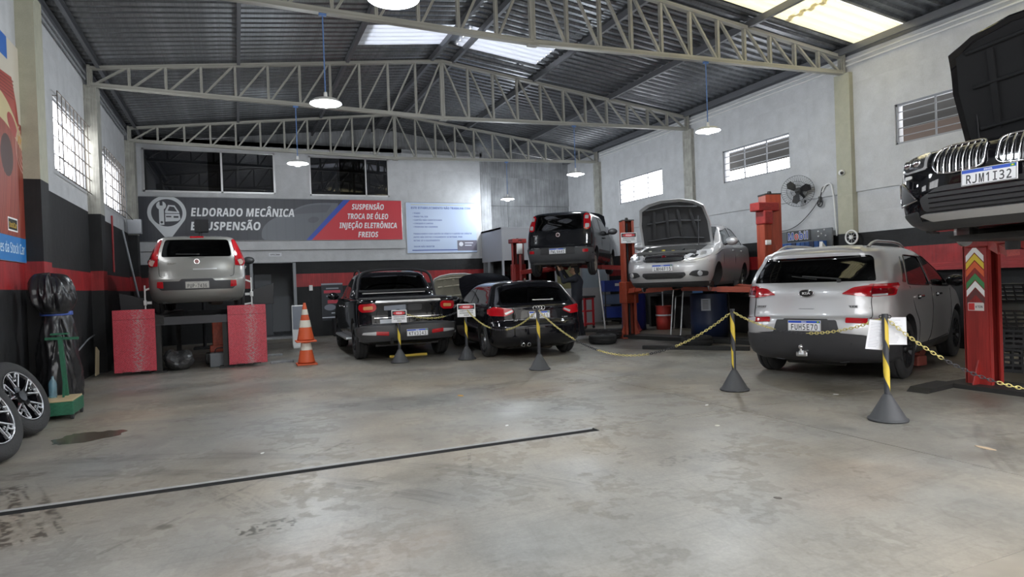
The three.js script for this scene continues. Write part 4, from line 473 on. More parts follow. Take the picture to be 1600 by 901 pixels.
// ---------- dusty black hatchback high on the far lift ----------
{
  const sp = { wr: .285, rim: .178, tw: .165, ra: .62, fa: 3.0, rows: [[.22, .15, 3.62, .72, .34, .5], [.33, .04, 3.72, .78, .36, .55], [.48, .0, 3.77, .81, .36, .6, 3], [.60, .0, 3.76, .816, .36, .6, 3], [.66, .04, 3.72, .818, .34, .6], [.80, .07, 3.58, .818, .32, .6], [.93, .09, 3.2, .812, .32, .6], [1.0, .11, 2.86, .80, .30, .5], [1.15, .17, 2.62, .765, .28, .45, 3], [1.3, .24, 2.36, .725, .26, .42, 3], [1.4, .28, 2.14, .69, .26, .4, 3], [1.445, .34, 2.0, .64, .28, .4], [1.475, .5, 1.8, .52, .3, .4], [1.486, .8, 1.55, .30, .2, .2], [1.49, 1.0, 1.35, .02]],
    cabin: [.3, 2.75, .5], sideWin: [rp([[.62, 1.06], [1.32, 1.02], [1.32, 1.36], [.76, 1.36]], .06), rp([[1.42, 1.02], [2.5, .98], [2.12, 1.3], [1.42, 1.36]], .05)], rearWin: rp([[-.58, 1.02], [.58, 1.02], [.56, 1.2], [.53, 1.40], [-.53, 1.40], [-.56, 1.2]], .05), frontWin: rp([[-.64, 1.04], [.64, 1.04], [.55, 1.38], [-.55, 1.38]], .05), frontWinX: 1.9, bay: [2.9, 3.55, .52, .55] };
  const c = new Car('hatchback', 'dusty black hatchback raised high on the far lift', 'car', sp, [6.96, -13.5], [.66, -.75], 1.56, blackDust); c.body().glass(darkGlass); c.wheels('steel', mat([.30, .28, .24], .6, .5), { droopR: .07, droopF: .06 }); c.mirror(2.36, 1.0, M.plastic); c.seats(.8, .5); c.seats(1.7, .5); c.hood(2.88, 3.68, .62, .56, 1.35); c.under(.1, 3.5, .24, .62);
  c.sym('tail_light', 'rear', rp([[.60, 1.02], [.70, 1.0], [.745, 1.06], [.715, 1.38], [.62, 1.40], [.585, 1.36]], .03), redLens, .014, .03, (o, f) => { c.add('clear_lens', 'rear', f(rp([[.63, 1.04], [.715, 1.05], [.71, 1.14], [.63, 1.14]], .02)), clearLens, .019, .01, o); c.add('clear_lens', 'rear', f(rp([[.61, 1.26], [.685, 1.26], [.68, 1.345], [.61, 1.345]], .02)), clearLens, .019, .01, o); });
  c.add('rear_bumper', 'rear', rp([[-.80, .25], [.80, .25], [.812, .58], [-.812, .58]], .03), mat([.055, .056, .06], .65), .012, .03); c.add('plate_recess', 'rear', rp([[-.42, .44], [.42, .44], [.40, .60], [-.40, .60]], .03), mat([.03, .03, .032], .7), .018, .012); c.plate('rear', .515, 'PWL9A40', .026); c.sym('bumper_reflector', 'rear', rp([[.58, .47], [.70, .475], [.70, .545], [.58, .54]], .02), redLens, .022, .02); c.roundBadge('rear', 0, .90, .05, M.chrome, M.gloss); c.letter('rear', -.55, .90, 'UNO', .14, .035, '#bbb', '#131417'); c.letter('rear', -.55, .78, '1.0', .1, .03, '#999', '#131417'); c.gapR([[[-.60, 1.0], [-.62, .8], [-.60, .63], [.60, .63], [.62, .8], [.60, 1.0]], [[-.6, .99], [0, .985], [.6, .99]]]); c.handles([1.6], .86, M.plastic); c.gaps([[[1.38, 1.0], [1.34, .7], [1.36, .35], [2.3, .33], [2.5, .6], [2.52, .96]]]); for (const v of ['right', 'left']) c.add('side_strip', v, rp([[1.0, .50], [2.5, .50], [2.5, .56], [1.0, .56]], .015), M.plastic, .012, .02); mesh('prop_rod', bar([3.2, .92, .45], [2.95, 1.5, .35], .008, .008, true), M.darkMetal, c.t); c.engine(2.9, 3.55, .5, .8);
}
// ---------- silver saloon with raised bonnet on the middle lift ----------
{
  const sp = { origin: 'nose', wr: .30, rim: .19, tw: .185, ra: .95, fa: 3.46, rows: [[.20, .2, 4.12, .72, .4, .5], [.28, .06, 4.22, .78, .42, .6], [.42, .0, 4.28, .83, .42, .62, 2.7, 2.7], [.56, .0, 4.29, .845, .42, .62, 2.7, 2.6], [.68, .01, 4.27, .85, .42, .62, 2.7, 2.5], [.78, .02, 4.18, .85, .42, .66, 2.7, 2.4], [.88, .04, 3.98, .845, .40, .7, 2.7, 2.4], [.97, .06, 3.55, .835, .40, .6], [1.02, .12, 3.28, .82, .4, .5], [1.06, .45, 3.15, .805, .5, .46], [1.2, .72, 2.9, .75, .5, .44], [1.35, 1.0, 2.56, .685, .46, .42], [1.42, 1.2, 2.36, .645, .44, .4], [1.465, 1.4, 2.15, .57, .4, .4], [1.49, 1.55, 2.0, .40, .3, .3], [1.50, 1.65, 1.85, .02]],
    cabin: [.9, 3.2, .5], sideWin: [rp([[1.02, 1.05], [1.86, 1.03], [1.86, 1.40], [1.42, 1.38]], .04), rp([[1.94, 1.03], [2.95, 1.0], [2.48, 1.31], [1.94, 1.40]], .04)], rearWin: rp([[-.58, 1.1], [.58, 1.1], [.52, 1.38], [-.52, 1.38]], .05), rearWinX: .3, frontWin: rp([[-.66, 1.045], [.66, 1.045], [.635, 1.15], [.56, 1.42], [-.56, 1.42], [-.635, 1.15]], .05), frontWinX: 2.1, bay: [3.28, 4.10, .60, .50] };
  const c = new Car('sedan', 'silver sedan with plate LMH4F15 and raised bonnet on the orange lift', 'car', sp, [7.36, -10.01], [-.805, .593], .98, silver2); c.t.userData.label = 'light silver sedan with raised bonnet on the orange lift'; c.body().glass(clearGlass); c.wheels('five', M.alu, { droopF: .07, droopR: .06, skip: ['f-1', 'f1'] }); c.mirror(2.8, 1.0, silver2); c.seats(1.2, .5); c.seats(2.2, .5); c.hood(3.25, 4.20, .72, .64, 1.38, silver2, mat([.028, .028, .03], .8)); c.engine(3.3, 4.08, .60, .86); c.under(.3, 3.9, .22, .6);
  mesh('dashboard', [rbox(.35, .18, 1.3, 3.02, .95, 0, .05), new THREE.TorusGeometry(.17, .016, 8, 28).rotateY(Math.PI / 2).translate(2.72, .98, -.36)], M.plastic, c.t); mesh('interior_mirror', rbox(.03, .06, .2, 2.5, 1.34, 0, .02), M.plastic, c.t);
  c.sym('headlight', 'front', rp([[.36, .735], [.52, .69], [.70, .73], [.80, .80], [.76, .89], [.60, .885], [.42, .80]], .04), clearLens, .012, .03, (o, f, s) => { c.add('reflector', 'front', f(rp([[.46, .735], [.56, .725], [.62, .79], [.52, .80]], .03)), M.chrome, .016, .01, o); c.add('bulb_cover', 'front', f(rp([[.62, .765], [.72, .80], [.70, .86], [.63, .845]], .03)), M.alu, .016, .01, o); });
  c.add('grille', 'front', rp([[-.36, .675], [.36, .675], [.40, .72], [.38, .775], [-.38, .775], [-.40, .72]], .03), M.gloss, .008, .02); for (const y of [.695, .715, .735]) c.add('grille_slat', 'front', rp([[-.35, y], [.35, y], [.35, y + .008], [-.35, y + .008]], .003), M.plastic, .016, .012); c.add('chrome_bar', 'front', rp([[-.40, .775], [.40, .775], [.38, .81], [-.38, .81]], .012), M.chrome, .016, .03); mesh('grille_surround', tube([[-.41, .765], [-.38, .69], [-.2, .67], [.2, .67], [.38, .69], [.41, .765]].map(([z, y]) => c.at('front', z, y, .012)), .008, 40, 6), M.chrome, c.t); c.roundBadge('front', 0, .765, .048, M.chrome, redDeep);
  c.add('lower_grille', 'front', rp([[-.34, .36], [.34, .36], [.42, .42], [.40, .475], [-.40, .475], [-.42, .42]], .03), M.plastic, .008, .03); for (const y of [.385, .41, .435]) c.add('grille_slat', 'front', rp([[-.36, y], [.36, y], [.36, y + .008], [-.36, y + .008]], .003), M.gloss, .014, .012); c.sym('fog_lamp_recess', 'front', rp([[.46, .42], [.60, .385], [.76, .40], [.775, .48], [.62, .505], [.52, .49]], .03), M.plastic, .008, .02, (o, f, s) => { const p = c.at('front', s * .645, .445, .022), n = c.N('front', s * .645, .445); const q = new THREE.Quaternion().setFromUnitVectors(V(0, 1, 0), n); mesh('fog_lamp', new THREE.CylinderGeometry(.045, .05, .02, 20).applyQuaternion(q).translate(p.x, p.y, p.z), clearLens, o); });
  c.plate('front', .565, 'LMH4F15', .022); c.add('front_lip', 'front', rp([[-.74, .205], [.74, .205], [.79, .30], [-.79, .30]], .02), M.plastic, .008, .03); c.gaps([[[1.90, 1.01], [1.92, .7], [1.88, .32]], [[2.98, .98], [3.02, .7], [2.95, .35]], [[3.1, .9], [3.6, .80], [4.0, .70]]]); c.handles([1.3, 2.15], .9, silver2); mesh('prop_rod', bar([3.9, .86, -.58], [3.62, 1.55, -.52], .007, .007, true), M.darkMetal, c.t);
  c.gapR([[[-.79, .66], [-.5, .655], [.5, .655], [.79, .66]]], 'front', .003);
}
// ---------- black SUV nose on the near lift ----------
{
  const sp = { origin: 'nose', wr: .35, rim: .23, tw: .225, ra: .95, fa: 3.64, rows: [[.35, .2, 4.34, .76, .4, .5], [.40, .05, 4.42, .86, .4, .5, 2.7, 3], [.50, .0, 4.48, .91, .4, .5, 2.7, 3.1], [.68, .0, 4.50, .92, .4, .5, 2.7, 3.1], [.86, .02, 4.49, .924, .4, .5, 2.7, 3], [.98, .05, 4.44, .924, .4, .55, 2.7, 2.8], [1.04, .06, 4.30, .92, .4, .6], [1.09, .08, 3.95, .915, .4, .6], [1.14, .12, 3.5, .90, .4, .5], [1.22, .18, 3.28, .87, .4, .5], [1.36, .28, 2.95, .82, .36, .46], [1.48, .38, 2.65, .765, .34, .44], [1.56, .42, 2.42, .71, .34, .44], [1.60, .55, 2.2, .62, .36, .4], [1.63, .9, 1.9, .42, .3, .3], [1.642, 1.2, 1.6, .02]],
    cabin: [.45, 3.35, .6], sideWin: [rp([[.95, 1.15], [2.02, 1.12], [1.95, 1.5], [1.28, 1.5]], .05), rp([[2.10, 1.12], [3.1, 1.08], [2.62, 1.38], [2.1, 1.5]], .05)], frontWin: rp([[-.72, 1.17], [.72, 1.17], [.6, 1.53], [-.6, 1.53]], .06), frontWinX: 2.2, bay: [3.45, 4.28, .62, .6] };
  const c = new Car('suv', 'black SUV with tall double grille and raised bonnet on the red lift', 'car', sp, [5.30, -3.07], [-1, .0], 1.34, blackPaint); c.body().glass(darkGlass); c.wheels('double', M.darkMetal, { skip: ['f1', 'f-1', 'r1', 'r-1'] }); c.mirror(2.95, 1.1); c.hood(3.42, 4.43, .80, .76, 1.36, blackPaint, mat([.004, .0045, .006], .8)); c.engine(3.5, 4.26, .62, 1.0); c.under(.3, 4.1, .28, .6);
  for (const s of [1, -1]) { const f = (p) => s > 0 ? p : mz(p), K = rp([[.045, .81], [.30, .79], [.42, .81], [.455, .89], [.435, .98], [.37, 1.01], [.10, 1.01], [.05, .99]], .05, 5), o = c.add('kidney_grille', 'front', f(K), M.gloss, .006, .03); mesh('grille_frame', tube(f(K).map(([z, y]) => c.at('front', z, y, .016)), .011, 90, 6, true), M.chrome, o); for (let i = 0; i < 7; i++) { const z = .095 + i * .051; mesh('grille_bar', tube([[z, .80 - (i > 0 && i < 6 ? .008 : 0)], [z + .004, .90], [z, .995]].map(([a, y]) => c.at('front', s * a, y, .022)), .0065, 14, 6), M.chrome, o); }
    const h = c.add('headlight', 'front', f(rp([[.52, .86], [.74, .845], [.84, .90], [.85, .99], [.74, 1.02], [.54, 1.01]], .03)), clearLens, .010, .03); c.add('headlight_housing', 'front', f(rp([[.54, .875], [.73, .86], [.81, .905], [.82, .96], [.74, .985], [.56, .985]], .02)), lampDark, .013, .01, h); for (const [z, y] of [[.62, .92], [.73, .92]]) { const p = c.at('front', s * z, y, .02); mesh('led_lens', new THREE.SphereGeometry(.035, 14, 10).scale(.5, 1, 1).translate(p.x, p.y, p.z), M.chrome, h); }
    const v = c.add('air_curtain', 'front', f(rp([[.62, .62], [.80, .59], [.86, .60], [.87, .74], [.80, .78]], .02)), M.plastic, .006, .02); mesh('air_curtain_trim', tube(f([[.60, .615], [.80, .585], [.87, .595], [.875, .74], [.82, .78], [.62, .62]]).map(([z, y]) => c.at('front', z, y, .012)), .008, 40, 6), M.chrome, v);
    c.add('fog_recess', 'front', f(rp([[.62, .40], [.80, .41], [.85, .50], [.62, .52]], .03)), M.plastic, .006, .02); mesh('plate_light', c.patch('front', f(rp([[.68, .80], [.76, .80], [.76, .83], [.68, .83]], .012)), .008, .01), M.whitePaint, v); }
  c.add('lower_grille', 'front', rp([[-.56, .505], [.56, .505], [.60, .62], [.40, .70], [-.40, .70], [-.60, .62]], .04), M.plastic, .004, .02); for (const y of [.53, .57, .61, .65]) c.add('grille_slat', 'front', rp([[-.50, y], [.50, y], [.50, y + .008], [-.50, y + .008]], .003), M.gloss, .012, .012); c.add('skid_plate', 'front', rp([[-.50, .43], [.50, .43], [.60, .48], [.56, .49], [.30, .475], [-.30, .475], [-.56, .49], [-.60, .48]], .02), M.alu, .02, .03); c.add('front_lip', 'front', rp([[-.80, .36], [.80, .36], [.86, .43], [-.86, .43]], .02), M.plastic, .008, .03); c.plate('front', .725, 'RJM1I32', .03, -.05);
  for (const s of [1, -1]) mesh('gas_strut', bar([3.5, 1.08, s * .66], [3.62, 1.75, s * .64], .007, .007, true), M.darkMetal, c.t); c.gaps([[[2.06, 1.1], [2.05, .7], [2.0, .4]], [[3.1, 1.06], [3.15, .7], [3.05, .4]]]);
}
// ---------- white car facing forward with raised bonnet, between pickup and black hatchback ----------
{
  const sp = { origin: 'nose', wr: .30, rim: .19, tw: .185, ra: .9, fa: 3.3, rows: [[.20, .2, 3.95, .72, .4, .5], [.30, .06, 4.05, .79, .42, .6], [.45, .0, 4.1, .83, .42, .62], [.60, .0, 4.1, .845, .42, .62], [.72, .02, 4.04, .85, .42, .64], [.84, .05, 3.85, .845, .40, .66], [.94, .08, 3.4, .835, .40, .6], [1.0, .12, 3.1, .82, .4, .5], [1.15, .3, 2.8, .76, .4, .46], [1.32, .5, 2.45, .69, .4, .42], [1.42, .62, 2.2, .63, .4, .4], [1.46, .85, 2.0, .52, .4, .4], [1.49, 1.1, 1.8, .3, .3, .3], [1.5, 1.3, 1.6, .02]], bay: [3.1, 3.92, .60, .50], sideWin: [rp([[1.0, 1.02], [1.8, 1.0], [1.8, 1.38], [1.2, 1.38]], .04), rp([[1.88, 1.0], [2.8, .98], [2.35, 1.3], [1.88, 1.38]], .04)], frontWin: rp([[-.64, 1.02], [.64, 1.02], [.54, 1.4], [-.54, 1.4]], .05), frontWinX: 2, cabin: [.6, 3.0, .5] };
  const c = new Car('hatchback', 'white hatchback with raised bonnet behind the black pickup', 'car', sp, [5.05, -15.2], [-.28, .96], 0, whiteCar); c.body().glass(carGlass); c.wheels('five', M.alu); c.mirror(2.6, 1.0); c.hood(3.1, 4.0, .68, .60, 1.05, whiteCar, mat([.50, .47, .38], .6)); c.engine(3.15, 3.9, .58, .84);
  c.sym('headlight', 'front', rp([[.40, .68], [.60, .66], [.78, .74], [.74, .83], [.48, .78]], .04), clearLens, .012, .03); c.add('grille', 'front', rp([[-.36, .66], [.36, .66], [.36, .74], [-.36, .74]], .03), M.gloss, .008, .02); c.add('lower_grille', 'front', rp([[-.4, .32], [.4, .32], [.42, .45], [-.42, .45]], .03), M.plastic, .008, .02); c.roundBadge('front', 0, .70, .05);
}
// ---------- lamps ----------
function lamp(x, z, top, y, lab) {
  const t = thing('pendant_lamp', lab, 'lamp', [x, 0, z], 0, 'pendant lamps under the trusses');
  mesh('cable', [cyl(.009, .009, top - y - .1, 0, (top + y + .1) / 2, 0, 8), rbox(.1, .035, .05, 0, top - .02, 0, .005)], mat([.10, .20, .45], .5), t);
  mesh('socket', [cyl(.03, .022, .1, 0, y + .09, 0, 14)], M.whitePaint, t);
  mesh('shade', lathe([[.03, .06], [.07, .055], [.16, .04], [.205, .005], [.215, -.015], [.207, -.015], [.195, .0], [.15, .025], [.05, .04], [.03, .04]].map(([r, h]) => [r, h + y]), 32), M.whitePaint, t);
  const b = mesh('bulb_light', [new THREE.SphereGeometry(.085, 20, 12).scale(1, .75, 1).translate(0, y - .005, 0), new THREE.CylinderGeometry(.175, .175, .008, 32).translate(0, y + .008, 0)], new THREE.MeshStandardMaterial({ color: 0xffffff, emissive: new THREE.Color().setRGB(.9, .97, 1), emissiveIntensity: 9, roughness: .4 }), t); b.castShadow = false;
  const l = new THREE.PointLight(new THREE.Color().setRGB(.88, .95, 1), LAMP_POWER); l.position.set(0, y - .12, 0); l.castShadow = true; l.shadow.radius = 5; t.add(l);
}
lamp(1.26, TZ[0], 5.13, 3.74, 'large near pendant lamp cut by the top of the view');
lamp(1.21, TZ[1], 5.135, 3.92, 'bright pendant lamp on blue cable from the cream truss, above the black pickup side'); lamp(7.73, TZ[1], 5.135, 3.93, 'bright pendant lamp on blue cable beside the right wall window');
lamp(1.24, TZ[2], 5.135, 3.97, 'small pendant lamp before the white pier between office windows'); lamp(7.68, TZ[2], 5.135, 3.96, 'pendant lamp above the lifted black hatchback'); lamp(7.85, TZ[3], 5.135, 3.98, 'dim distant pendant lamp before the concrete panels');
// ---------- big sign, information sign ----------
{
  const W = 7.1, H = 1.21, tex = canvasTex(2048, 349, (k, w, h) => {
    k.fillStyle = '#3b3d45'; k.fillRect(0, 0, w, h); for (let i = 0; i < 60; i++) { k.fillStyle = `rgba(${i % 2 ? 255 : 0},${i % 2 ? 255 : 0},${i % 2 ? 255 : 0},.02)`; k.fillRect(i * 37 % w, 0, 60, h); }
    k.save(); k.globalAlpha = .30; k.fillStyle = '#c9d3da'; k.beginPath(); k.moveTo(880, 330); k.bezierCurveTo(860, 240, 930, 160, 1100, 120); k.bezierCurveTo(1180, 40, 1300, 20, 1500, 30); k.lineTo(1420, 349); k.lineTo(900, 345); k.fill(); k.fillStyle = '#3b3d45'; k.beginPath(); k.moveTo(1120, 120); k.bezierCurveTo(1190, 55, 1300, 36, 1440, 46); k.lineTo(1400, 110); k.lineTo(1140, 128); k.fill(); k.fillStyle = '#3b3d45'; k.beginPath(); k.ellipse(1290, 175, 46, 26, -.2, 0, 7); k.fill(); k.restore();
    k.fillStyle = '#c9333f'; k.beginPath(); k.moveTo(1600, 0); k.lineTo(2048, 0); k.lineTo(2048, 349); k.lineTo(1270, 349); k.fill(); k.fillStyle = '#3350b0'; k.beginPath(); k.moveTo(1545, 0); k.lineTo(1600, 0); k.lineTo(1270, 349); k.lineTo(1225, 349); k.fill();
    k.fillStyle = '#e9ebee'; textBox(k, 'ELDORADO MECÂNICA', 356, 150, 780, 92, { skew: .12, stroke: 2 }); textBox(k, 'E SUSPENSÃO', 350, 262, 520, 92, { skew: .12, stroke: 2 });
    [['SUSPENSÃO', 1610, 82, 280], ['TROCA DE ÓLEO', 1570, 166, 355], ['INJEÇÃO ELETRÔNICA', 1500, 246, 500], ['FREIOS', 1655, 326, 175]].forEach(([s, x, y, ww]) => textBox(k, s, x, y, ww, 66, { skew: .12, stroke: 1.5 }));
    k.fillStyle = '#d5d9dd'; k.beginPath(); k.arc(195, 125, 135, Math.PI * .86, Math.PI * .14); k.lineTo(200, 352); k.closePath(); k.fill(); k.fillStyle = '#3b3d45'; k.beginPath(); k.arc(195, 125, 108, 0, 7); k.fill(); k.fillStyle = '#d5d9dd';
    k.fillRect(140, 80, 34, 140); k.beginPath(); k.arc(157, 68, 34, 0, 7); k.fill(); k.fillStyle = '#3b3d45'; k.fillRect(147, 28, 20, 40); k.beginPath(); k.arc(157, 200, 9, 0, 7); k.fill(); k.fillStyle = '#d5d9dd'; k.beginPath(); k.moveTo(182, 110); k.lineTo(205, 62); k.lineTo(250, 66); k.lineTo(280, 118); k.lineTo(288, 175); k.lineTo(270, 190); k.lineTo(182, 195); k.fill(); k.fillStyle = '#3b3d45'; k.beginPath(); k.moveTo(200, 108); k.lineTo(214, 74); k.lineTo(245, 78); k.lineTo(266, 116); k.fill(); k.fillRect(188, 150, 36, 10); k.fillRect(240, 150, 34, 14); k.fillRect(180, 128, 108, 5);
  });
  const o = board('company_sign', W, H, .05, tex, M.alu, undefined, .012); tag(o, 'wide grey, blue and red company sign of the repair shop on the back wall', 'sign'); o.position.set(1.215, 3.415, ZB + .1);
}
{
  const tex = canvasTex(900, 620, (k, w, h) => {
    k.fillStyle = '#b9c9e4'; k.fillRect(0, 0, w, h); k.fillStyle = '#2c4396'; textBox(k, 'ESTE ESTABELECIMENTO NÃO TRABALHA COM:', 60, 78, 780, 36); ['• FIADO', '• PAGO TAL DIA', '• CARTÃO NÃO IDENTIFICADO', '• CHEQUES E CARTAS', '• PENDURA NO CADERNO'].forEach((s, i) => { k.font = 'bold 26px sans-serif'; k.fillText(s, 80, 140 + i * 42); });
    ['TRABALHAMOS COM CARTÃO DE DÉBITO E CARTÃO DE CRÉDITO', 'ANTES NÃO EFETUE O PAGAMENTO SE RETIRAR, POIS', 'RETIRE SÓ O EQUIPAMENTO'].forEach((s, i) => { k.font = 'bold 25px sans-serif'; k.fillText(s, 80, 392 + i * 42); }); k.font = 'bold 26px sans-serif'; k.fillText('FAVOR NÃO INSISTIR', 80, 550); k.fillRect(60, 580, 580, 12); k.fillStyle = '#6d6a78'; k.fillRect(640, 468, 260, 130); k.fillStyle = '#d9dbe4'; k.beginPath(); k.arc(690, 515, 28, 0, 7); k.fill(); k.fillRect(740, 495, 110, 12); k.fillRect(740, 525, 90, 12); k.fillStyle = '#c9c15a'; k.fillRect(60, 24, 800, 5);
  });
  const o = board('notice_board', 2.32, 1.6, .03, tex, M.alu, undefined, .012); o.children[0].material.roughness = .32; tag(o, 'pale blue notice board with blue text on the white back wall', 'sign'); o.position.set(6.07, 3.19, ZB + .0);
}
// racing poster on the left wall
{
  const tex = canvasTex(600, 560, (k, w, h) => { k.fillStyle = '#8d3a2c'; k.fillRect(0, 0, w, h); for (let i = 0; i < 500; i++) { k.strokeStyle = ['rgba(190,90,70,.25)', 'rgba(70,25,20,.25)', 'rgba(215,150,120,.15)'][i % 3]; k.lineWidth = 1 + NT[i] * 3; k.beginPath(); const x = NT[i + 999] * w; k.moveTo(x, 180 + NT[i + 50] * 100); k.bezierCurveTo(x + 10, 350, x - 40 + NT[i] * 30, 480, x - 90, h); k.stroke(); }
    k.fillStyle = '#cfc7b8'; k.fillRect(0, 0, w, 100); k.fillStyle = '#2a66b8'; k.fillRect(360, 0, 143, 56); k.fillStyle = '#cfc7b8'; k.fillRect(480, 60, 120, 140); k.fillStyle = '#a8453c'; k.beginPath(); k.moveTo(300, 110); k.lineTo(530, 92); k.lineTo(560, 150); k.lineTo(585, 235); k.lineTo(330, 200); k.fill(); k.strokeStyle = '#7c2c27'; k.lineWidth = 3; for (let q = 0; q < 6; q++) { k.beginPath(); k.moveTo(420, 108 + q * 8); k.lineTo(545, 100 + q * 9); k.stroke(); } k.fillStyle = '#c9b98c'; k.beginPath(); k.moveTo(380, 150); k.bezierCurveTo(460, 140, 520, 170, 600, 235); k.lineTo(590, 268); k.bezierCurveTo(520, 230, 470, 215, 380, 215); k.fill(); k.fillStyle = '#a23a34'; k.beginPath(); k.ellipse(520, 215, 40, 22, .5, 0, 7); k.fill(); k.fillStyle = '#c79a4a'; k.fillRect(560, 232, 30, 20); k.strokeStyle = '#c9a39a'; k.lineWidth = 5; for (let q = 0; q < 4; q++) { k.beginPath(); k.arc(610, 262, 26 + q * 13, 1.6, 4.2); k.stroke(); } k.fillStyle = '#43211d'; k.beginPath(); k.ellipse(470, 300, 46, 52, 0, 0, 7); k.fill();
    k.fillStyle = '#fff'; k.fillRect(455, 452, 75, 34); k.fillStyle = '#1b1a10'; k.fillRect(459, 456, 67, 26); k.fillStyle = '#e6b81c'; textBox(k, 'StockCar', 463, 477, 60, 20); k.fillStyle = '#2f7dc4'; k.fillRect(0, 498, w, 62); k.fillStyle = '#e8f2fb'; textBox(k, 'fornecendo todas as equipes da Stock Car', 60, 540, 520, 36, { weight: 'normal' }); });
  const o = board('racing_poster', 2.9, 2.68, .012, tex, M.paper, undefined, .003); tag(o, 'faded red racing poster with blue bottom band on the left wall', 'poster'); o.rotation.y = Math.PI / 2; o.position.set(XL + .012, 3.18, -8.42);
}
// ---------- lifts ----------
function chevrons(parent, w, y0, x, z, turn) { const cs = [[.85, .85, .85], [.75, .55, .04], [.7, .12, .03], [.05, .25, .08], [.85, .85, .85], [.12, .03, .03]]; cs.forEach((c, i) => { const g = extr([[-w / 2, -.05], [0, .06], [w / 2, -.05], [w / 2, .02], [0, .13], [-w / 2, .02]].map(([a, b]) => [a, b]), .002); mesh('chevron_sticker', g.rotateY(turn).translate(x, y0 - i * .085 - (i > 2 ? .05 : 0), z), mat(c, .5), parent); }); }
function post(parent, x, z, h, w, d, turn, m, cap = true) {
  const q = (g) => g.rotateY(turn).translate(x, 0, z);
  const c = mesh('lift_post', [q(box(w, h, .02, 0, h / 2, -d / 2)), q(box(.02, h, d, -w / 2 + .01, h / 2, 0)), q(box(.02, h, d, w / 2 - .01, h / 2, 0)), q(box(.05, h, .02, -w / 2 + .035, h / 2, d / 2)), q(box(.05, h, .02, w / 2 - .035, h / 2, d / 2))], m, parent); mesh('base_plate', [q(rbox(w + .22, .03, d + .25, 0, .015, 0, .005)), q(extr([[0, 0], [.12, 0], [0, .3]], .015).translate(w / 2, .02, 0)), q(extr([[0, 0], [-.12, 0], [0, .3]], .015).translate(-w / 2, .02, 0))], m, c); mesh('screw_shaft', q(cyl(.025, .025, h - .1, 0, h / 2, 0, 12)), M.darkMetal, c); if (cap) mesh('cap', [q(rbox(w + .02, .03, d + .02, 0, h + .01, 0, .005)), q(cyl(.05, .03, .06, 0, h + .05, 0, 12))], M.dirtyBlack, c); return c;
}
function arm(parent, a, b, m, y = 0) { mesh('lift_arm', [bar(a, [lerp(a[0], b[0], .6), lerp(a[1], b[1], .6), lerp(a[2], b[2], .6)], .11, .13), bar([lerp(a[0], b[0], .5), lerp(a[1], b[1], .5), lerp(a[2], b[2], .5)], b, .08, .1)], m, parent); mesh('arm_pad', [cyl(.06, .06, .1, b[0], b[1] + .07, b[2], 16)], M.rubber, parent); }
{ // near red lift under the black SUV: its car axis is x
  const t = thing('car_lift', 'red two-post lift with chevron stickers holding the black SUV', 'lift', [7.74, 0, -4.61]); post(t, 0, 0, 2.45, .24, .25, 0, M.liftRed); post(t, 0, 3.06, 2.45, .24, .25, Math.PI, M.liftRed);
  for (const z of [.06, 3.0]) mesh('carriage', rbox(.30, .36, .3, 0, 1.76, z, .02), M.liftRed, t); for (const [z, s] of [[0, 1], [3.06, -1]]) { arm(t, [-.1, 1.62, z + s * .2], [-.95, 1.50, z + s * .85], M.liftRed); arm(t, [.1, 1.62, z + s * .2], [1.1, 1.50, z + s * .85], M.liftRed); }
  mesh('floor_frame', [span(-.28, .28, 0, .05, -.3, 3.36)], M.dirtyBlack, t);
  chevrons(t, .19, 1.47, -.122, 0, -Math.PI / 2); const s1 = board('sticker', .17, .09, .002, canvasTex(128, 64, (k, w, h) => { k.fillStyle = '#d8d4d0'; k.fillRect(0, 0, w, h); k.fillStyle = '#c33'; k.fillRect(4, 4, 50, 56); k.fillStyle = '#333'; textBox(k, '4 TON', 60, 42, 60, 26); }), M.paper, t, .001); s1.rotation.y = -Math.PI / 2; s1.position.set(-.122, .92, 0);
}
tag(mesh('floor_plate', [extr([[-.05, 0], [.62, 0], [.62, .05], [.04, .05]], .22).rotateY(.15).translate(6.9, 0, -4.92)], M.dirtyBlack), 'black wedge plate on the floor beside the red lift post', 'plate');
{ // orange lift of the saloon
  const t = thing('car_lift', 'worn orange two-post lift holding the silver sedan', 'lift', [8.9, 0, -11.05]), a = [-.53, -1.66], b = [.53, 1.65], turn = -.31; post(t, a[0], a[1], 2.70, .27, .26, turn, M.liftOrange); post(t, b[0], b[1], 2.86, .30, .28, turn + Math.PI, M.liftOrange);
  mesh('motor_column', [rbox(.2, 1.9, .2, b[0] - .27, 1.35, b[1] + .12, .02)], M.liftOrange, t); mesh('motor_head', [rbox(.5, .16, .24, b[0] - .25, 2.62, b[1] + .12, .02), rbox(.22, .26, .24, b[0] - .28, 2.42, b[1] + .14, .03)], M.liftRed, t); mesh('switch_box', [rbox(.12, .09, .04, b[0] - .3, 1.95, b[1] + .24, .01)], M.whitePaint, t);
  for (const p of [a, b]) mesh('carriage', rbox(.34, .5, .3, p[0], 1.05, p[1], .02), M.liftOrange, t);
  arm(t, [a[0], 1.06, a[1]], [-.85, 1.13, -.6], M.liftOrange); arm(t, [a[0], 1.06, a[1]], [.6, 1.13, -1.0], M.liftOrange); arm(t, [b[0], 1.06, b[1]], [-.75, 1.13, .55], M.liftOrange); arm(t, [b[0], 1.06, b[1]], [.75, 1.13, .45], M.liftOrange);
  mesh('floor_frame', [bar([a[0], .04, a[1]], [b[0], .04, b[1]], .08, .5)], M.dirtyBlack, t);
}
tag(mesh('floor_rail', [bar([7.2, .035, -10.5], [8.45, .035, -9.0], .07, .12)], M.dirtyBlack), 'low black steel rail on the floor before the orange lift', 'rail');
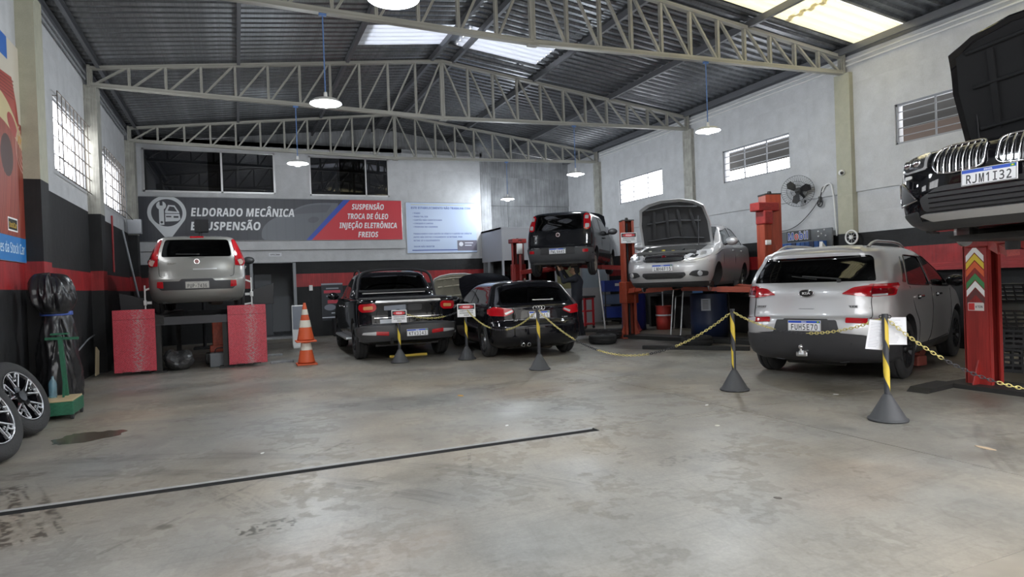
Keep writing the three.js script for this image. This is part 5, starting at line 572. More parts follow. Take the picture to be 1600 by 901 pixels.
{ // red lift of the dusty hatchback
  const t = thing('car_lift', 'red two-post lift holding the dusty black hatchback', 'lift', [8.25, 0, -15.18]), a = [-1.15, -.97], b = [1.15, .98], turn = -.7; post(t, a[0], a[1], 2.5, .28, .26, turn, M.liftRed); post(t, b[0], b[1], 2.5, .28, .26, turn, M.liftRed); for (const p of [a, b]) mesh('carriage', rbox(.34, .5, .3, p[0], 1.62, p[1], .02), M.liftRed, t); arm(t, [a[0], 1.64, a[1]], [-.75, 1.72, .35], M.liftRed); arm(t, [a[0], 1.64, a[1]], [.35, 1.72, -.95], M.liftRed); arm(t, [b[0], 1.64, b[1]], [-.3, 1.72, .95], M.liftRed); arm(t, [b[0], 1.64, b[1]], [.8, 1.72, -.25], M.liftRed); mesh('motor_head', [rbox(.42, .12, .3, a[0], 2.5, a[1], .02)], M.liftRed, t); mesh('switch_box', rbox(.16, .28, .06, a[0] - .03, 2.28, a[1] + .2, .01), M.whitePaint, t); mesh('floor_frame', bar([a[0], .03, a[1]], [b[0], .03, b[1]], .06, .4), M.dirtyBlack, t);
}
{ // alignment ramp
  const t = thing('alignment_ramp', 'four-wheel alignment ramp with two red end flaps', 'ramp', [-.75, 0, -13]);
  const tread = canvasTex(256, 440, (k, w, h) => { k.fillStyle = '#c4404f'; k.fillRect(0, 0, w, h); for (let i = 0; i < 2600; i++) { const x = NT[i] * w, y = NT[i + 3000] * h, c = Math.exp(-(((x - w * .58) / 42) ** 2)); if (NT[i + 6000] < .15 + c * .85) { k.fillStyle = `rgba(${150 + NT[i + 7] * 40},${140},${140},${.18 + .62 * c})`; k.fillRect(x, y, 9, 4); } else { k.fillStyle = 'rgba(120,20,35,.18)'; k.fillRect(x, y, 4, 8); } } for (let j = 0; j < h; j += 8) for (let i = 0; i < w; i += 8) { k.fillStyle = (i + j) / 8 % 2 ? 'rgba(90,20,30,.22)' : 'rgba(255,190,190,.10)'; k.fillRect(i, j, 4, 3); } k.fillStyle = 'rgba(80,15,25,.35)'; k.fillRect(0, 66, w, 5); });
  for (const [x0, x1] of [[-1.25, -.6], [.575, 1.235]]) { const w = x1 - x0, o = board('end_flap', w, 1.09, .03, tread, mat([.42, .03, .05], .5), t, .003); o.position.set((x0 + x1) / 2, .595, .02); mesh('flap_foot', [box(.14, .02, .05, -w * .2, -.545, .0), box(.14, .02, .05, w * .22, -.545, .0)], M.dirtyBlack, o); }
  for (const [x0, x1] of [[-1.22, -.46], [.58, 1.24]]) mesh('runway', [span(x0, x1, .86, 1.01, -4.6, 0)], M.dirtyBlack, t);
  for (const z of [-.09, -4.43]) mesh('cross_beam', span(-.62, .6, .84, .98, z - .07, z + .07), mat([.05, .05, .055], .5, .4), t); for (const x of [-.57, .53]) for (const z of [-.1, -4.4]) mesh('leg', [box(.1, .86, .1, x, .43, z), box(.24, .03, .24, x, .015, z)], M.dirtyBlack, t); for (const s of [0, 1]) mesh('scissor_arm', [bar([-.9 + s * 1.8, .1, -.6], [-.9 + s * 1.8, .85, -3.8], .08, .1), bar([-.9 + s * 1.8, .85, -.6], [-.9 + s * 1.8, .1, -3.8], .08, .1)], M.dirtyBlack, t);
}
{ const t = thing('trolley_jack', 'orange hydraulic jack standing under the raised silver hatchback', 'jack', [-.35, 0, -13.9]); mesh('column', [rbox(.24, .6, .2, 0, .55, 0, .02), rbox(.34, .14, .26, 0, .3, 0, .02)], M.liftOrange, t); mesh('base', rbox(.5, .2, .4, 0, .12, 0, .02), M.dirtyBlack, t); mesh('ram', cyl(.05, .05, .12, 0, .9, 0), M.alu, t); }
{ const t = tag(mesh('toolbox', rbox(.42, .26, .3, -.3, .13, -13.35, .02), mat([.12, .13, .14], .5)), 'grey metal toolbox on the floor between the red ramp flaps', 'toolbox'); mesh('handle', tube([[-.42, .26, -13.35], [-.4, .33, -13.35], [-.2, .33, -13.35], [-.18, .26, -13.35]], .01, 16, 6), M.darkMetal, t); }
tag(mesh('plastic_bag', (() => { const g = new THREE.IcosahedronGeometry(.3, 4), p = g.attributes.position; for (let i = 0; i < p.count; i++) { const x = p.getX(i), y = p.getY(i), z = p.getZ(i), n = .7 + .6 * fbm(x * 6 + 9, y * 6 + z * 5, 3, 5); p.setXYZ(i, x * n, Math.max(0, (y + .26) * n), z * n); } g.computeVertexNormals(); return g.scale(.85, .62, .8).translate(-1.02, 0, -13.3); })(), mat([.05, .05, .052], .35)), 'crumpled dark bag on the floor under the ramp', 'bag');
function target(x, z, y, s, lab, clampM) { const t = thing('alignment_target', lab, 'target', [x, y, z]); mesh('bracket', [bar([0, -.1, 0], [0, .45, 0], .025), bar([0, .12, 0], [-s * .12, .12, 0], .05, .04), bar([0, .36, 0], [-s * .14, .42, 0], .03), bar([0, -.06, 0], [-s * .14, -.08, 0], .03), rbox(.06, .1, .07, 0, .12, .02, .01)], clampM, t); mesh('target_board', [extr([[0, -.12], [s * .40, -.14], [s * .42, .26], [0, .14]], .04, .008).translate(0, .05, -.05)], mat([.015, .015, .018], .5), t); }
target(-1.60, -13.95, 1.12, -1, 'black wheel alignment target left of the raised silver hatchback', M.alu); target(.27, -13.95, 1.22, 1, 'black wheel alignment target with white clamp beside the raised silver hatchback', M.whitePaint);
{ const t = thing('alignment_camera', 'black alignment camera box on a mast before the company sign', 'camera', [-.78, 0, -17.8]); mesh('housing', rbox(.32, .32, .14, .03, 3.06, 0, .02), mat([.008, .008, .01], .7), t); mesh('mast', [cyl(.04, .04, 2.9, 0, 1.45, -.05), rbox(.5, .06, .5, 0, .03, -.05, .01)], M.darkMetal, t); }
// ---------- wheels and things along the left wall ----------
function looseWheel(x, y, z, lab, tilt, yaw, style = 'double', rimM = M.alu) { const t = thing('wheel_assembly', lab, 'wheel', [x, y, z]); const o = wheel(t, .40, .25, .268, style, rimM, [0, 0, 0], 1, true); t.rotation.order = 'YXZ'; t.rotation.y = yaw; t.rotation.x = tilt; return t; }
looseWheel(-2.13, .365, -7.98, 'alloy wheel with black and silver spokes leaning on the wall, beside the green jack', -.42, 1.32); looseWheel(-2.07, .365, -6.8, 'alloy wheel with black and silver spokes nearest the camera, cut by the frame', -.42, 1.32);
{ // covered stand
  const t = thing('covered_stand', 'tall stand under a black plastic cover tied with a blue strap', 'cover', [-2.06, 0, -9.55]);
  const prof = [[.26, .02], [.28, .3], [.26, .6], [.24, .9], [.20, 1.12], [.185, 1.2], [.24, 1.29], [.27, 1.40], [.25, 1.54], [.16, 1.65], [.005, 1.67]], g = lathe(pchipPts(prof, 12), 110), p = g.attributes.position;
  const rid = (u, v, o) => 1 - Math.abs(2 * vn(u, v, o) - 1); for (let i = 0; i < p.count; i++) { const x = p.getX(i), y = p.getY(i), z = p.getZ(i), a = Math.atan2(z, x), ca = Math.cos(a), sa = Math.sin(a), w = clamp(Math.abs(y - 1.2) / .12, .2, 1), n = 1 + w * (.42 * (vn(ca * 1.6 + 8, sa * 1.6 + y * 1.5, 7) - .5) + .24 * (rid(ca * 2.6 + y * 1.7 + 3, sa * 2.6 - y * 2.1, 17) - .6) + .12 * (rid(ca * 5 - y * 4, sa * 5 + y * 3, 27) - .6)); p.setX(i, x * n * .80 - .04 * (y > 1.2 ? (y - 1.2) * 2 : 0)); p.setZ(i, z * n * .98 + (y > 1.2 ? .05 : 0)); p.setY(i, y + (y > 1.45 ? .08 * (vn(ca * 2 + 4, sa * 2, 5) - .5) : 0)); } g.computeVertexNormals();
  mesh('cover', g, mat([.018, .018, .02], .28), t); mesh('strap', lathe([[.195, 1.175], [.205, 1.178], [.205, 1.222], [.195, 1.225]], 40).scale(.82, 1, 1.0), mat([.04, .08, .30], .6), t); mesh('cover_tail', [extr([[0, 0], [.2, .02], [.13, .62], [.05, .9]], .02, .004).rotateY(1.2).translate(.05, .05, -.35)], mat([.018, .018, .02], .28), t);
}
function pchipPts(pts, n) { const fx = pchip(pts.map(p => p[0])), fy = pchip(pts.map(p => p[1])), o = []; for (let i = 0; i <= (pts.length - 1) * n; i++) o.push([Math.max(.003, fx(i / n)), fy(i / n)]); return o; }
{ const t = thing('jack_stand', 'green rolling jack stand with a tall pole and wooden deck', 'jack', [-1.93, 0, -9.05]); mesh('base', [rbox(.34, .15, .55, 0, .13, .05, .01)], M.green, t); mesh('deck', rbox(.32, .02, .5, 0, .215, .05, .005), M.wood, t); mesh('pole', [bar([.02, .2, -.12], [-.03, .93, -.14], .045), bar([.02, .2, .05], [.0, .45, -.12], .02)], M.green, t); mesh('saddle', [rbox(.18, .02, .1, -.03, .96, -.14, .005), bar([-.18, .91, -.14], [.16, .90, -.14], .03, .03)], M.green, t); for (const [x, z] of [[.15, .28], [-.13, .28], [.15, -.18], [-.13, -.18]]) mesh('caster', [new THREE.CylinderGeometry(.04, .04, .025, 18).rotateZ(Math.PI / 2).translate(x, .04, z), box(.03, .05, .03, x, .075, z)], M.rubber, t); }
tag(mesh('water_bottle', lathe([[.001, 0], [.04, 0], [.042, .16], [.03, .2], [.014, .22], [.014, .25], [.001, .25]], 16).translate(-2.02, .225, -9.05), phys([.5, .75, .85], .1, 0, { transmission: .8, thickness: 0 })), 'clear plastic bottle standing on the green jack deck', 'bottle');
tag(mesh('conduit_pipe', [tube([[XL + .03, .46, -10.4], [XL + .03, .48, -12], [XL + .03, .66, -13.2], [XL + .03, .70, -13.7]], .014, 60, 6)], M.grey), 'thin grey conduit along the lower left wall', 'pipe');
tag(mesh('wall_rod', bar([XL + .05, 1.9, -15.9], [XL + .05, 3.1, -15.9], .02, .02, true), M.red), 'thin red rod hanging on the left wall under the far window', 'rod'); tag(mesh('leaning_pole', bar([XL + .35, 1.2, -17.2], [XL + .06, 2.9, -17.2], .025, .025, true), M.grey), 'grey pole leaning on the left wall near the back corner', 'pole');
{ const t = tag(mesh('junction_box', rbox(.3, .36, .16, XL + .22, 3.05, -17.9, .02), M.grey), 'grey junction box on the back left corner pillar', 'box'); mesh('wire', tube([[XL + .2, 3.2, -17.85], [XL + .1, 3.35, -17.5], [XL + .04, 3.3, -16.6]], .008, 20, 5), M.darkMetal, t); }
tag(mesh('cabinet', [rbox(.55, 1.5, .5, XL + .35, .75, -18.6, .02)], M.dirtyBlack), 'black equipment cabinet in the back left corner', 'cabinet'); tag(mesh('number_board', extr([[0, 0], [.12, .02], [.16, .42], [.06, .5]], .02).rotateY(1.35).translate(XL + .12, .02, -13.1), mat([.35, .28, .18], .6)), 'small rusty metal panel leaning at the left wall base', 'panel');
for (const [nm, lab, x, ys, s] of [['wall_pipe', 'pair of painted pipes under the left eave', XL + .04, [5.35, 5.46], 1], ['wall_pipe', 'pair of white pipes under the right eave', XR - .04, [5.37, 5.46], -1]]) { const t = thing(nm, lab, 'pipe'); ys.forEach(y => mesh('pipe', [tube([[x, y, 0], [x, y, -7], [x, y - .01, -14], [x, y, -18.3]], .018, 60, 6)], s > 0 ? M.grey : M.whitePaint, t)); }
// ---------- stanchions, chains, hanging notices ----------
const SP = [[2.68, -11.58], [3.84, -11.21], [4.32, -9.13], [5.42, -6.04], [5.42, -4.07], [7.1, -2.3]];
function helix(r, y0, y1, turns, w) { const pos = [], idx = [], n = 80; for (let i = 0; i <= n; i++) { const t = i / n, a = t * turns * 2 * Math.PI, y = lerp(y0, y1, t); for (let q = 0; q < 9; q++) { const k = q / 8; pos.push(Math.cos(a) * r, y + (k - .5) * w, Math.sin(a) * r); } } for (let i = 0; i < n; i++) for (let k = 0; k < 8; k++) { const a = i * 9 + k; idx.push(a, a + 9, a + 1, a + 1, a + 9, a + 10); } const g = new THREE.BufferGeometry(); g.setAttribute('position', new THREE.Float32BufferAttribute(pos, 3)); g.setIndex(idx); g.computeVertexNormals(); return g; }
const stLab = ['black and yellow stanchion before the black pickup', 'black and yellow stanchion with a white notice left of the four-ring hatchback', 'black and yellow stanchion before the four-ring hatchback plate', 'black and yellow stanchion at the rear corner of the silver SUV', 'near black and yellow stanchion with papers before the silver SUV wheel', 'black and yellow stanchion outside the right edge'];
SP.forEach(([x, z], i) => { const t = thing('stanchion', stLab[i], 'stanchion', [x, 0, z], i * 1.3, 'chain stanchions'); mesh('base', lathe([[.001, .0], [.165, .0], [.17, .012], [.165, .022], [.15, .03], [.04, .225], [.035, .235], [.028, .24]], 32), mat([.05, .052, .056], .6), t); mesh('pole', [cyl(.025, .025, .74, 0, .60, 0, 20), cyl(.028, .028, .03, 0, .955, 0, 20)], mat([.035, .037, .045], .45), t); const o = mesh('tape', helix(.0262, .36, .84, 1.25, .2), M.yellow, t); o.material.side = THREE.DoubleSide; for (const s of [-1, 1]) mesh('hook', new THREE.TorusGeometry(.014, .004, 6, 14).rotateY(s * .5).translate(s * .035, .945, 0), M.darkMetal, t); });
const linkG = norm(new THREE.TorusGeometry(.013, .0036, 5, 10).scale(1.75, 1, 1));
function chain(a, b, sag, lab, low, off = 0) {
  const n0 = 60, P = (t) => { const y = a[1] + (b[1] - a[1]) * t - sag * 4 * t * (1 - t); return V(lerp(a[0], b[0], t), Math.max(y, low ?? .02), lerp(a[2], b[2], t)); }; let L = 0; const pts = []; for (let i = 0; i <= 400; i++) { pts.push(P(i / 400)); if (i) L += pts[i].distanceTo(pts[i - 1]); }
  const pitch = .034, N = Math.floor(L / pitch), ye = [], bl = []; let k = 0, acc = 0; for (let i = 0; i < N; i++) { const s = (i + .5) * pitch; while (k < 399 && acc + pts[k + 1].distanceTo(pts[k]) < s) { acc += pts[k + 1].distanceTo(pts[k]); k++; } const p = pts[k], d = pts[k + 1].clone().sub(p).normalize(), m = new THREE.Matrix4(), up = Math.abs(d.y) > .99 ? V(1, 0, 0) : V(0, 1, 0), y = up.clone().addScaledVector(d, -up.dot(d)).normalize(), z = d.clone().cross(y); if (i % 2) m.makeBasis(d, z, y.clone().negate()); else m.makeBasis(d, y, z); m.setPosition(p); ((Math.floor((i + off) / 13) % 3 === 2) ? bl : ye).push(linkG.clone().applyMatrix4(m)); }
  const t = thing('chain', lab, 'chain', [0, 0, 0], 0, 'plastic chains'); const q = mesh('yellow_links', ye, mat([.58, .50, .18], .5), t), r = mesh('black_links', bl, mat([.03, .03, .035], .5), t); q.userData.kind = r.userData.kind = 'stuff';
}
const H = .94, sp3 = (i) => [SP[i][0], H, SP[i][1]];
chain(sp3(0), sp3(1), .16, 'yellow and black plastic chain behind the white notice at the pickup'); chain(sp3(1), sp3(2), .36, 'yellow and black plastic chain before the four-ring hatchback'); chain(sp3(2), sp3(3), .62, 'long sagging yellow plastic chain across the lifts'); chain(sp3(3), sp3(4), .20, 'yellow and black chain before the silver SUV bumper', 0, 6); chain(sp3(4), [SP[5][0], .90, SP[5][1]], .62, 'yellow and black chain dropping toward the red lift', 0, 9);
const noticeTex = canvasTex(256, 180, (k, w, h) => { k.fillStyle = '#e4e4e6'; k.fillRect(0, 0, w, h); k.fillStyle = '#1c1c1e'; k.fillRect(10, 10, w - 20, 66); k.fillStyle = '#c8323a'; k.beginPath(); k.ellipse(w / 2, 43, 104, 28, 0, 0, 7); k.fill(); k.fillStyle = '#fff'; textBox(k, 'PERIGO', 78, 56, 100, 34); k.fillStyle = '#222'; ['SOMENTE PESSOAS', 'AUTORIZADAS NESTA', 'ÁREA'].forEach((s, i) => textBox(k, s, i == 2 ? 90 : 30, 106 + i * 30, i == 2 ? 76 : 196, 26)); });
const face = (o, x, y, z, yaw, pitch = 0) => { o.position.set(x, y, z); o.rotation.order = 'YXZ'; o.rotation.y = yaw; o.rotation.x = pitch; return o; };
face(tag(board('notice', .27, .23, .006, noticeTex, M.paper, undefined, .002), 'white danger notice hanging on the stanchion before the pickup', 'notice'), 2.68, .84, -11.52, -.25); face(tag(board('notice', .33, .24, .006, noticeTex, M.paper, undefined, .002), 'white danger notice on the stanchion between pickup and black hatchback', 'notice'), 3.84, .90, -11.16, -.35); face(tag(board('notice', .36, .24, .006, noticeTex, M.paper, undefined, .002), 'white danger notice fixed to the narrow orange lift post', 'notice'), 8.28, 2.30, -12.5, -.45);
{ const tx = canvasTex(200, 260, (k, w, h) => { k.fillStyle = '#dcdde2'; k.fillRect(0, 0, w, h); k.fillStyle = '#9a9ba4'; for (let i = 0; i < 16; i++) k.fillRect(20, 24 + i * 14, 150 - NT[i] * 60, 3); }); face(tag(board('paper_sheet', .21, .25, .003, tx, M.paper, undefined, .001), 'white printed sheet hanging on the near stanchion, flat one', 'paper'), 5.50, .81, -4.05, -.75, -.03); face(tag(board('paper_sheet', .2, .27, .003, tx, M.paper, undefined, .001), 'white sheet hanging askew left of the near stanchion', 'paper'), 5.36, .78, -4.12, -.1, .1).rotation.z = -.12; }
// ---------- traffic cones ----------
{ const cone = (y, lab) => { const t = thing('traffic_cone', lab, 'cone', [1.14, y, -12.48]), O = mat([.62, .10, .03], .55), Wt = mat([.66, .63, .55], .5); mesh('base', rbox(.36, .03, .36, 0, .015, 0, .01), O, t); mesh('cone_body', lathe([[.001, .03], [.155, .03], [.15, .06], [.025, .70], [.02, .72], [.001, .72]], 28), O, t); for (const [a, b] of [[.27, .40], [.50, .60]]) mesh('band', lathe([a, b].map(h => [lerp(.15, .025, (h - .06) / .64) + .003, h]), 28), Wt, t); }; cone(0, 'lower orange and white traffic cone in the stack of two'); cone(.42, 'upper orange and white traffic cone in the stack of two'); }
{ const t = tag(mesh('folding_panel', [rbox(.30, 1.0, .04, 1.33, .52, -16.2, .03), rbox(.28, .05, .2, 1.33, .025, -16.2, .01)], M.whitePaint), 'narrow white standing panel behind the traffic cones', 'panel'); mesh('print', rbox(.26, .55, .01, 1.33, .72, -16.175, .004), mat([.20, .22, .26], .5), t); }
face(tag(board('wall_poster', .62, 1.1, .01, canvasTex(186, 330, (k, w, h) => { k.fillStyle = '#20242c'; k.fillRect(0, 0, w, h); k.fillStyle = '#8c8f98'; k.fillRect(0, 0, w, 14); k.fillRect(40, 40, 110, 12); k.fillStyle = '#b5394a'; k.fillRect(20, 62, 146, 26); k.fillRect(50, 150, 90, 30); k.fillStyle = '#767a86'; k.fillRect(40, 108, 80, 12); k.beginPath(); k.ellipse(70, 215, 50, 28, 0, 0, 7); k.fill(); k.fillStyle = '#d0d2d8'; k.fillRect(80, 262, 80, 8); k.fillRect(0, 300, w, 8); }), M.plastic, undefined, .003), 'dark poster with red lettering on the black back wall', 'poster'), 2.60, 1.0, ZB + .0, 0); tag(mesh('socket_box', rbox(.1, .16, .04, 2.0, 1.43, ZB, .01), M.whitePaint), 'pale socket box on the red back stripe', 'socket'); tag(mesh('waste_bin', lathe([[.001, 0], [.16, 0], [.2, .5], [.21, .52], [.19, .52], [.16, .03], [.001, .03]], 24).translate(2.7, 0, -19.3), M.plastic), 'black waste bin below the dark poster', 'bin'); face(tag(board('door_sign', .34, .1, .01, canvasTex(128, 40, (k, w, h) => { k.fillStyle = '#d9dbe0'; k.fillRect(0, 0, w, h); k.fillStyle = '#333'; textBox(k, 'OFICINA', 12, 30, 100, 26); }), M.paper, undefined, .002), 'small white sign on the beam above the doorway', 'sign'), 1.05, 2.42, ZB + .04, 0);
// low planks beside the right flap
for (const [x, z, w, l] of [[.75, -13.1, .42, 'pale plank on the floor beside the right ramp flap'], [.7, -14.6, .3, 'second pale plank on the floor behind the right ramp flap']]) tag(mesh('plank', rbox(w, .04, .12, x, .02, z, .005), M.concrete), l, 'plank');
// ---------- booth, trolley, stool, drums and the mechanic ----------
{ const t = struct('wall_booth', 'grey site office booth in the back right corner', 'booth'), f = mat([.42, .43, .46], .6), w = mat([.60, .61, .63], .6); mesh('fascia', [span(7.4, 11.15, 2.05, 3.06, -18.06, -18), span(7.4, 7.46, 2.05, 3.06, -20.6, -18.06)], f, t); mesh('half_wall', [span(7.4, 11.15, 0, 1.12, -18.06, -18), span(7.4, 7.46, 0, 1.12, -20.6, -18.06)], w, t); mesh('ceiling', span(7.4, 11.15, 3.0, 3.06, -20.6, -18.06), f, t); for (const x of [7.43, 8.3, 9.2, 10.1, 11.1]) mesh('mullion', box(.06, .94, .06, x, 1.585, -18.03), f, t); for (let i = 0; i < 4; i++) mesh('pane', span([7.46, 8.33, 9.23, 10.13][i], [8.27, 9.17, 10.07, 11.07][i], 1.12, 2.05, -18.035, -18.03), i == 2 ? mat([.30, .29, .14], .6) : i == 3 ? mat([.45, .55, .62], .4) : carGlass, t); for (const z of [-19.2, -20.4]) mesh('mullion', box(.06, .94, .06, 7.43, 1.585, z), f, t); }
{ const t = thing('tool_trolley', 'blue drawer tool trolley with casters by the right wall', 'trolley', [10.45, 0, -16.75], -.3); mesh('frame', [rbox(.62, .06, .45, 0, .16, 0, .01), ...[[-.28, -.2], [.28, -.2], [-.28, .2], [.28, .2]].map(([x, z]) => box(.03, 1.1, .03, x, .7, z))], M.darkMetal, t); mesh('drawer', rbox(.58, .34, .42, 0, .38, 0, .02), M.blue, t); mesh('drawer', rbox(.58, .3, .42, 0, .76, 0, .02), mat([.10, .14, .25], .4), t); mesh('top_bin', [rbox(.6, .05, .44, 0, 1.02, 0, .01), rbox(.6, .3, .03, 0, 1.18, .21, .01), rbox(.6, .3, .03, 0, 1.18, -.21, .01), rbox(.03, .3, .42, -.29, 1.18, 0, .01), rbox(.03, .3, .42, .29, 1.18, 0, .01)], M.blue, t); mesh('label', box(.16, .08, .004, .1, 1.2, .228), M.paper, t); for (const [x, z] of [[-.26, -.18], [.26, -.18], [-.26, .18], [.26, .18]]) mesh('caster', new THREE.CylinderGeometry(.06, .06, .03, 16).rotateZ(Math.PI / 2).translate(x, .06, z), M.rubber, t); }
{ const t = thing('creeper_stool', 'red metal work stool with black seat behind the mechanic', 'stool', [9.0, 0, -15.9], .3); const R = mat([.50, .02, .03], .45); for (const [x, z] of [[-.17, -.15], [.17, -.15], [-.17, .15], [.17, .15]]) { mesh('leg', box(.045, .78, .045, x, .48, z), R, t); mesh('caster', new THREE.SphereGeometry(.04, 12, 8).translate(x, .05, z), M.rubber, t); } for (const y of [.14, .5, .84]) mesh('shelf', rbox(.4, .04, .36, 0, y, 0, .01), R, t); mesh('seat', rbox(.46, .06, .42, 0, .9, 0, .02), M.plastic, t); }
function drum(x, z, r, h, m, name, lab, band) { const t = thing(name, lab, 'drum', [x, 0, z]); mesh('barrel', lathe([[.001, 0], [r, 0], [r, h * .32], [r + .012, h * .335], [r, h * .35], [r, h * .65], [r + .012, h * .665], [r, h * .68], [r, h - .02], [r + .012, h - .01], [r + .01, h], [r - .02, h - .004], [r - .02, h - .02], [.001, h - .02]], 32), m, t); if (band) mesh('band', lathe([[r + .014, h * .58], [r + .016, h * .64]], 32), M.paper, t); return t; }
drum(9.75, -14.6, .32, 1.35, mat([.02, .03, .20], .4), 'oil_drum', 'tall dark blue drum behind the silver sedan'); { const t = drum(10.35, -14.1, .2, .62, mat([.42, .04, .03], .4), 'oil_drum', 'small red oil drum with a white band', true); mesh('hand_pump', [cyl(.02, .02, .45, -.02, .84, 0, 10), bar([-.02, 1.06, 0], [-.1, 1.12, 0], .03)], M.alu, t); }
{ const t = drum(9.7, -11.55, .40, .98, mat([.012, .022, .06], .4), 'oil_tank', 'large dark blue waste oil tank with a paper label'); const o = board('label', .2, .26, .003, canvasTex(80, 104, (k, w, h) => { k.fillStyle = '#b9bec6'; k.fillRect(0, 0, w, h); k.fillStyle = '#555'; for (let i = 0; i < 6; i++) k.fillRect(12, 14 + i * 14, 50, 5); }), M.paper, t, .001); o.position.set(-.31, .74, .28); o.rotation.y = -.85; mesh('pump', [rbox(.2, .12, .16, 0, 1.03, 0, .03), cyl(.025, .025, .5, .1, 1.2, .05, 10), tube([[.1, 1.4, .05], [.3, 1.5, .1], [.45, 1.1, .1], [.5, .4, .1]], .015, 24, 6)], M.dirtyBlack, t); }
for (const [x, z, l] of [[9.05, -12.1, 'pale rod leaning beside the dark oil tank, outer one'], [9.25, -12.0, 'pale rod leaning beside the dark oil tank, inner one'], [10.55, -13.95, 'white rod leaning beside the small red drum']]) tag(mesh('leaning_rod', bar([x, 0, z], [x + .22, 1.15, z - .12], .016, .016, true), M.whitePaint), l, 'rod'); tag(mesh('parts_box', rbox(.36, .42, .5, 10.88, 1.13, -13.1, .02), mat([.05, .12, .24], .5)), 'blue box on the workbench behind the dark oil tank', 'box'); tag(mesh('workbench', [span(10.65, 11.1, .85, .92, -15.2, -10.2), span(10.65, 11.1, 0, .85, -15.2, -15.1), span(10.65, 11.1, 0, .85, -10.3, -10.2), span(10.9, 11.1, 0, .85, -15.2, -10.2)], M.dirtyBlack), 'long black workbench along the right wall', 'workbench');
{ const flat = (x, z, lab, y = .1) => { const t = thing('wheel_assembly', lab, 'wheel', [x, y, z]); wheel(t, .30, .19, .19, 'steel', mat([.08, .08, .085], .5, .5), [0, 0, 0], 1); t.rotation.x = -Math.PI / 2; return t; }; flat(8.32, -10.28, 'tyre lying flat on the floor below the silver sedan'); flat(7.2, -12.0, 'tyre lying flat on the floor left of the orange lift post'); flat(7.95, -12.95, 'tyre lying flat behind the orange lift post base', .1); }
tag(mesh('floor_channel', [bar([6.6, .03, -13.1], [7.9, .03, -13.4], .06, .14)], M.concrete), 'grey channel plate on the floor under the dusty hatchback', 'channel'); tag(mesh('support_pole', bar([8.35, 0, -13.75], [8.25, 1.6, -13.85], .025, .025, true), M.alu), 'thin steel support pole under the dusty hatchback', 'pole');
// mechanic: one continuous skin from joints and radii
function skin(bones, lo, hi, cell, k = .04) {
  const n = Math.ceil(Math.max(hi[0] - lo[0], hi[1] - lo[1], hi[2] - lo[2]) / cell) + 4, mc = new MarchingCubes(n, new THREE.MeshBasicMaterial(), false, false, 120000); mc.isolation = 0; const c = [0, 1, 2].map(i => (lo[i] + hi[i]) / 2), hs = n / 2, p = V(0, 0, 0), ab = V(0, 0, 0), ap = V(0, 0, 0);
  for (let z = 0; z < n; z++) for (let y = 0; y < n; y++) for (let x = 0; x < n; x++) { p.set(c[0] + (x - hs) * cell, c[1] + (y - hs) * cell, c[2] + (z - hs) * cell); let d = 9; for (const [a, b, ra, rb] of bones) { ab.subVectors(b, a); ap.subVectors(p, a); const t = clamp(ap.dot(ab) / Math.max(ab.lengthSq(), 1e-9), 0, 1), e = ap.addScaledVector(ab, -t).length() - lerp(ra, rb, t), h = clamp(.5 + .5 * (d - e) / k, 0, 1); d = lerp(d, e, h) - k * h * (1 - h); } mc.field[x + y * n + z * n * n] = -d; }
  mc.update(); const g = new THREE.BufferGeometry(); g.setAttribute('position', new THREE.BufferAttribute(mc.positionArray.slice(0, mc.count * 3), 3)); g.scale(hs * cell, hs * cell, hs * cell).translate(c[0], c[1], c[2]); const m = mergeVertices(g, 1e-4); m.computeVertexNormals(); return m;
}
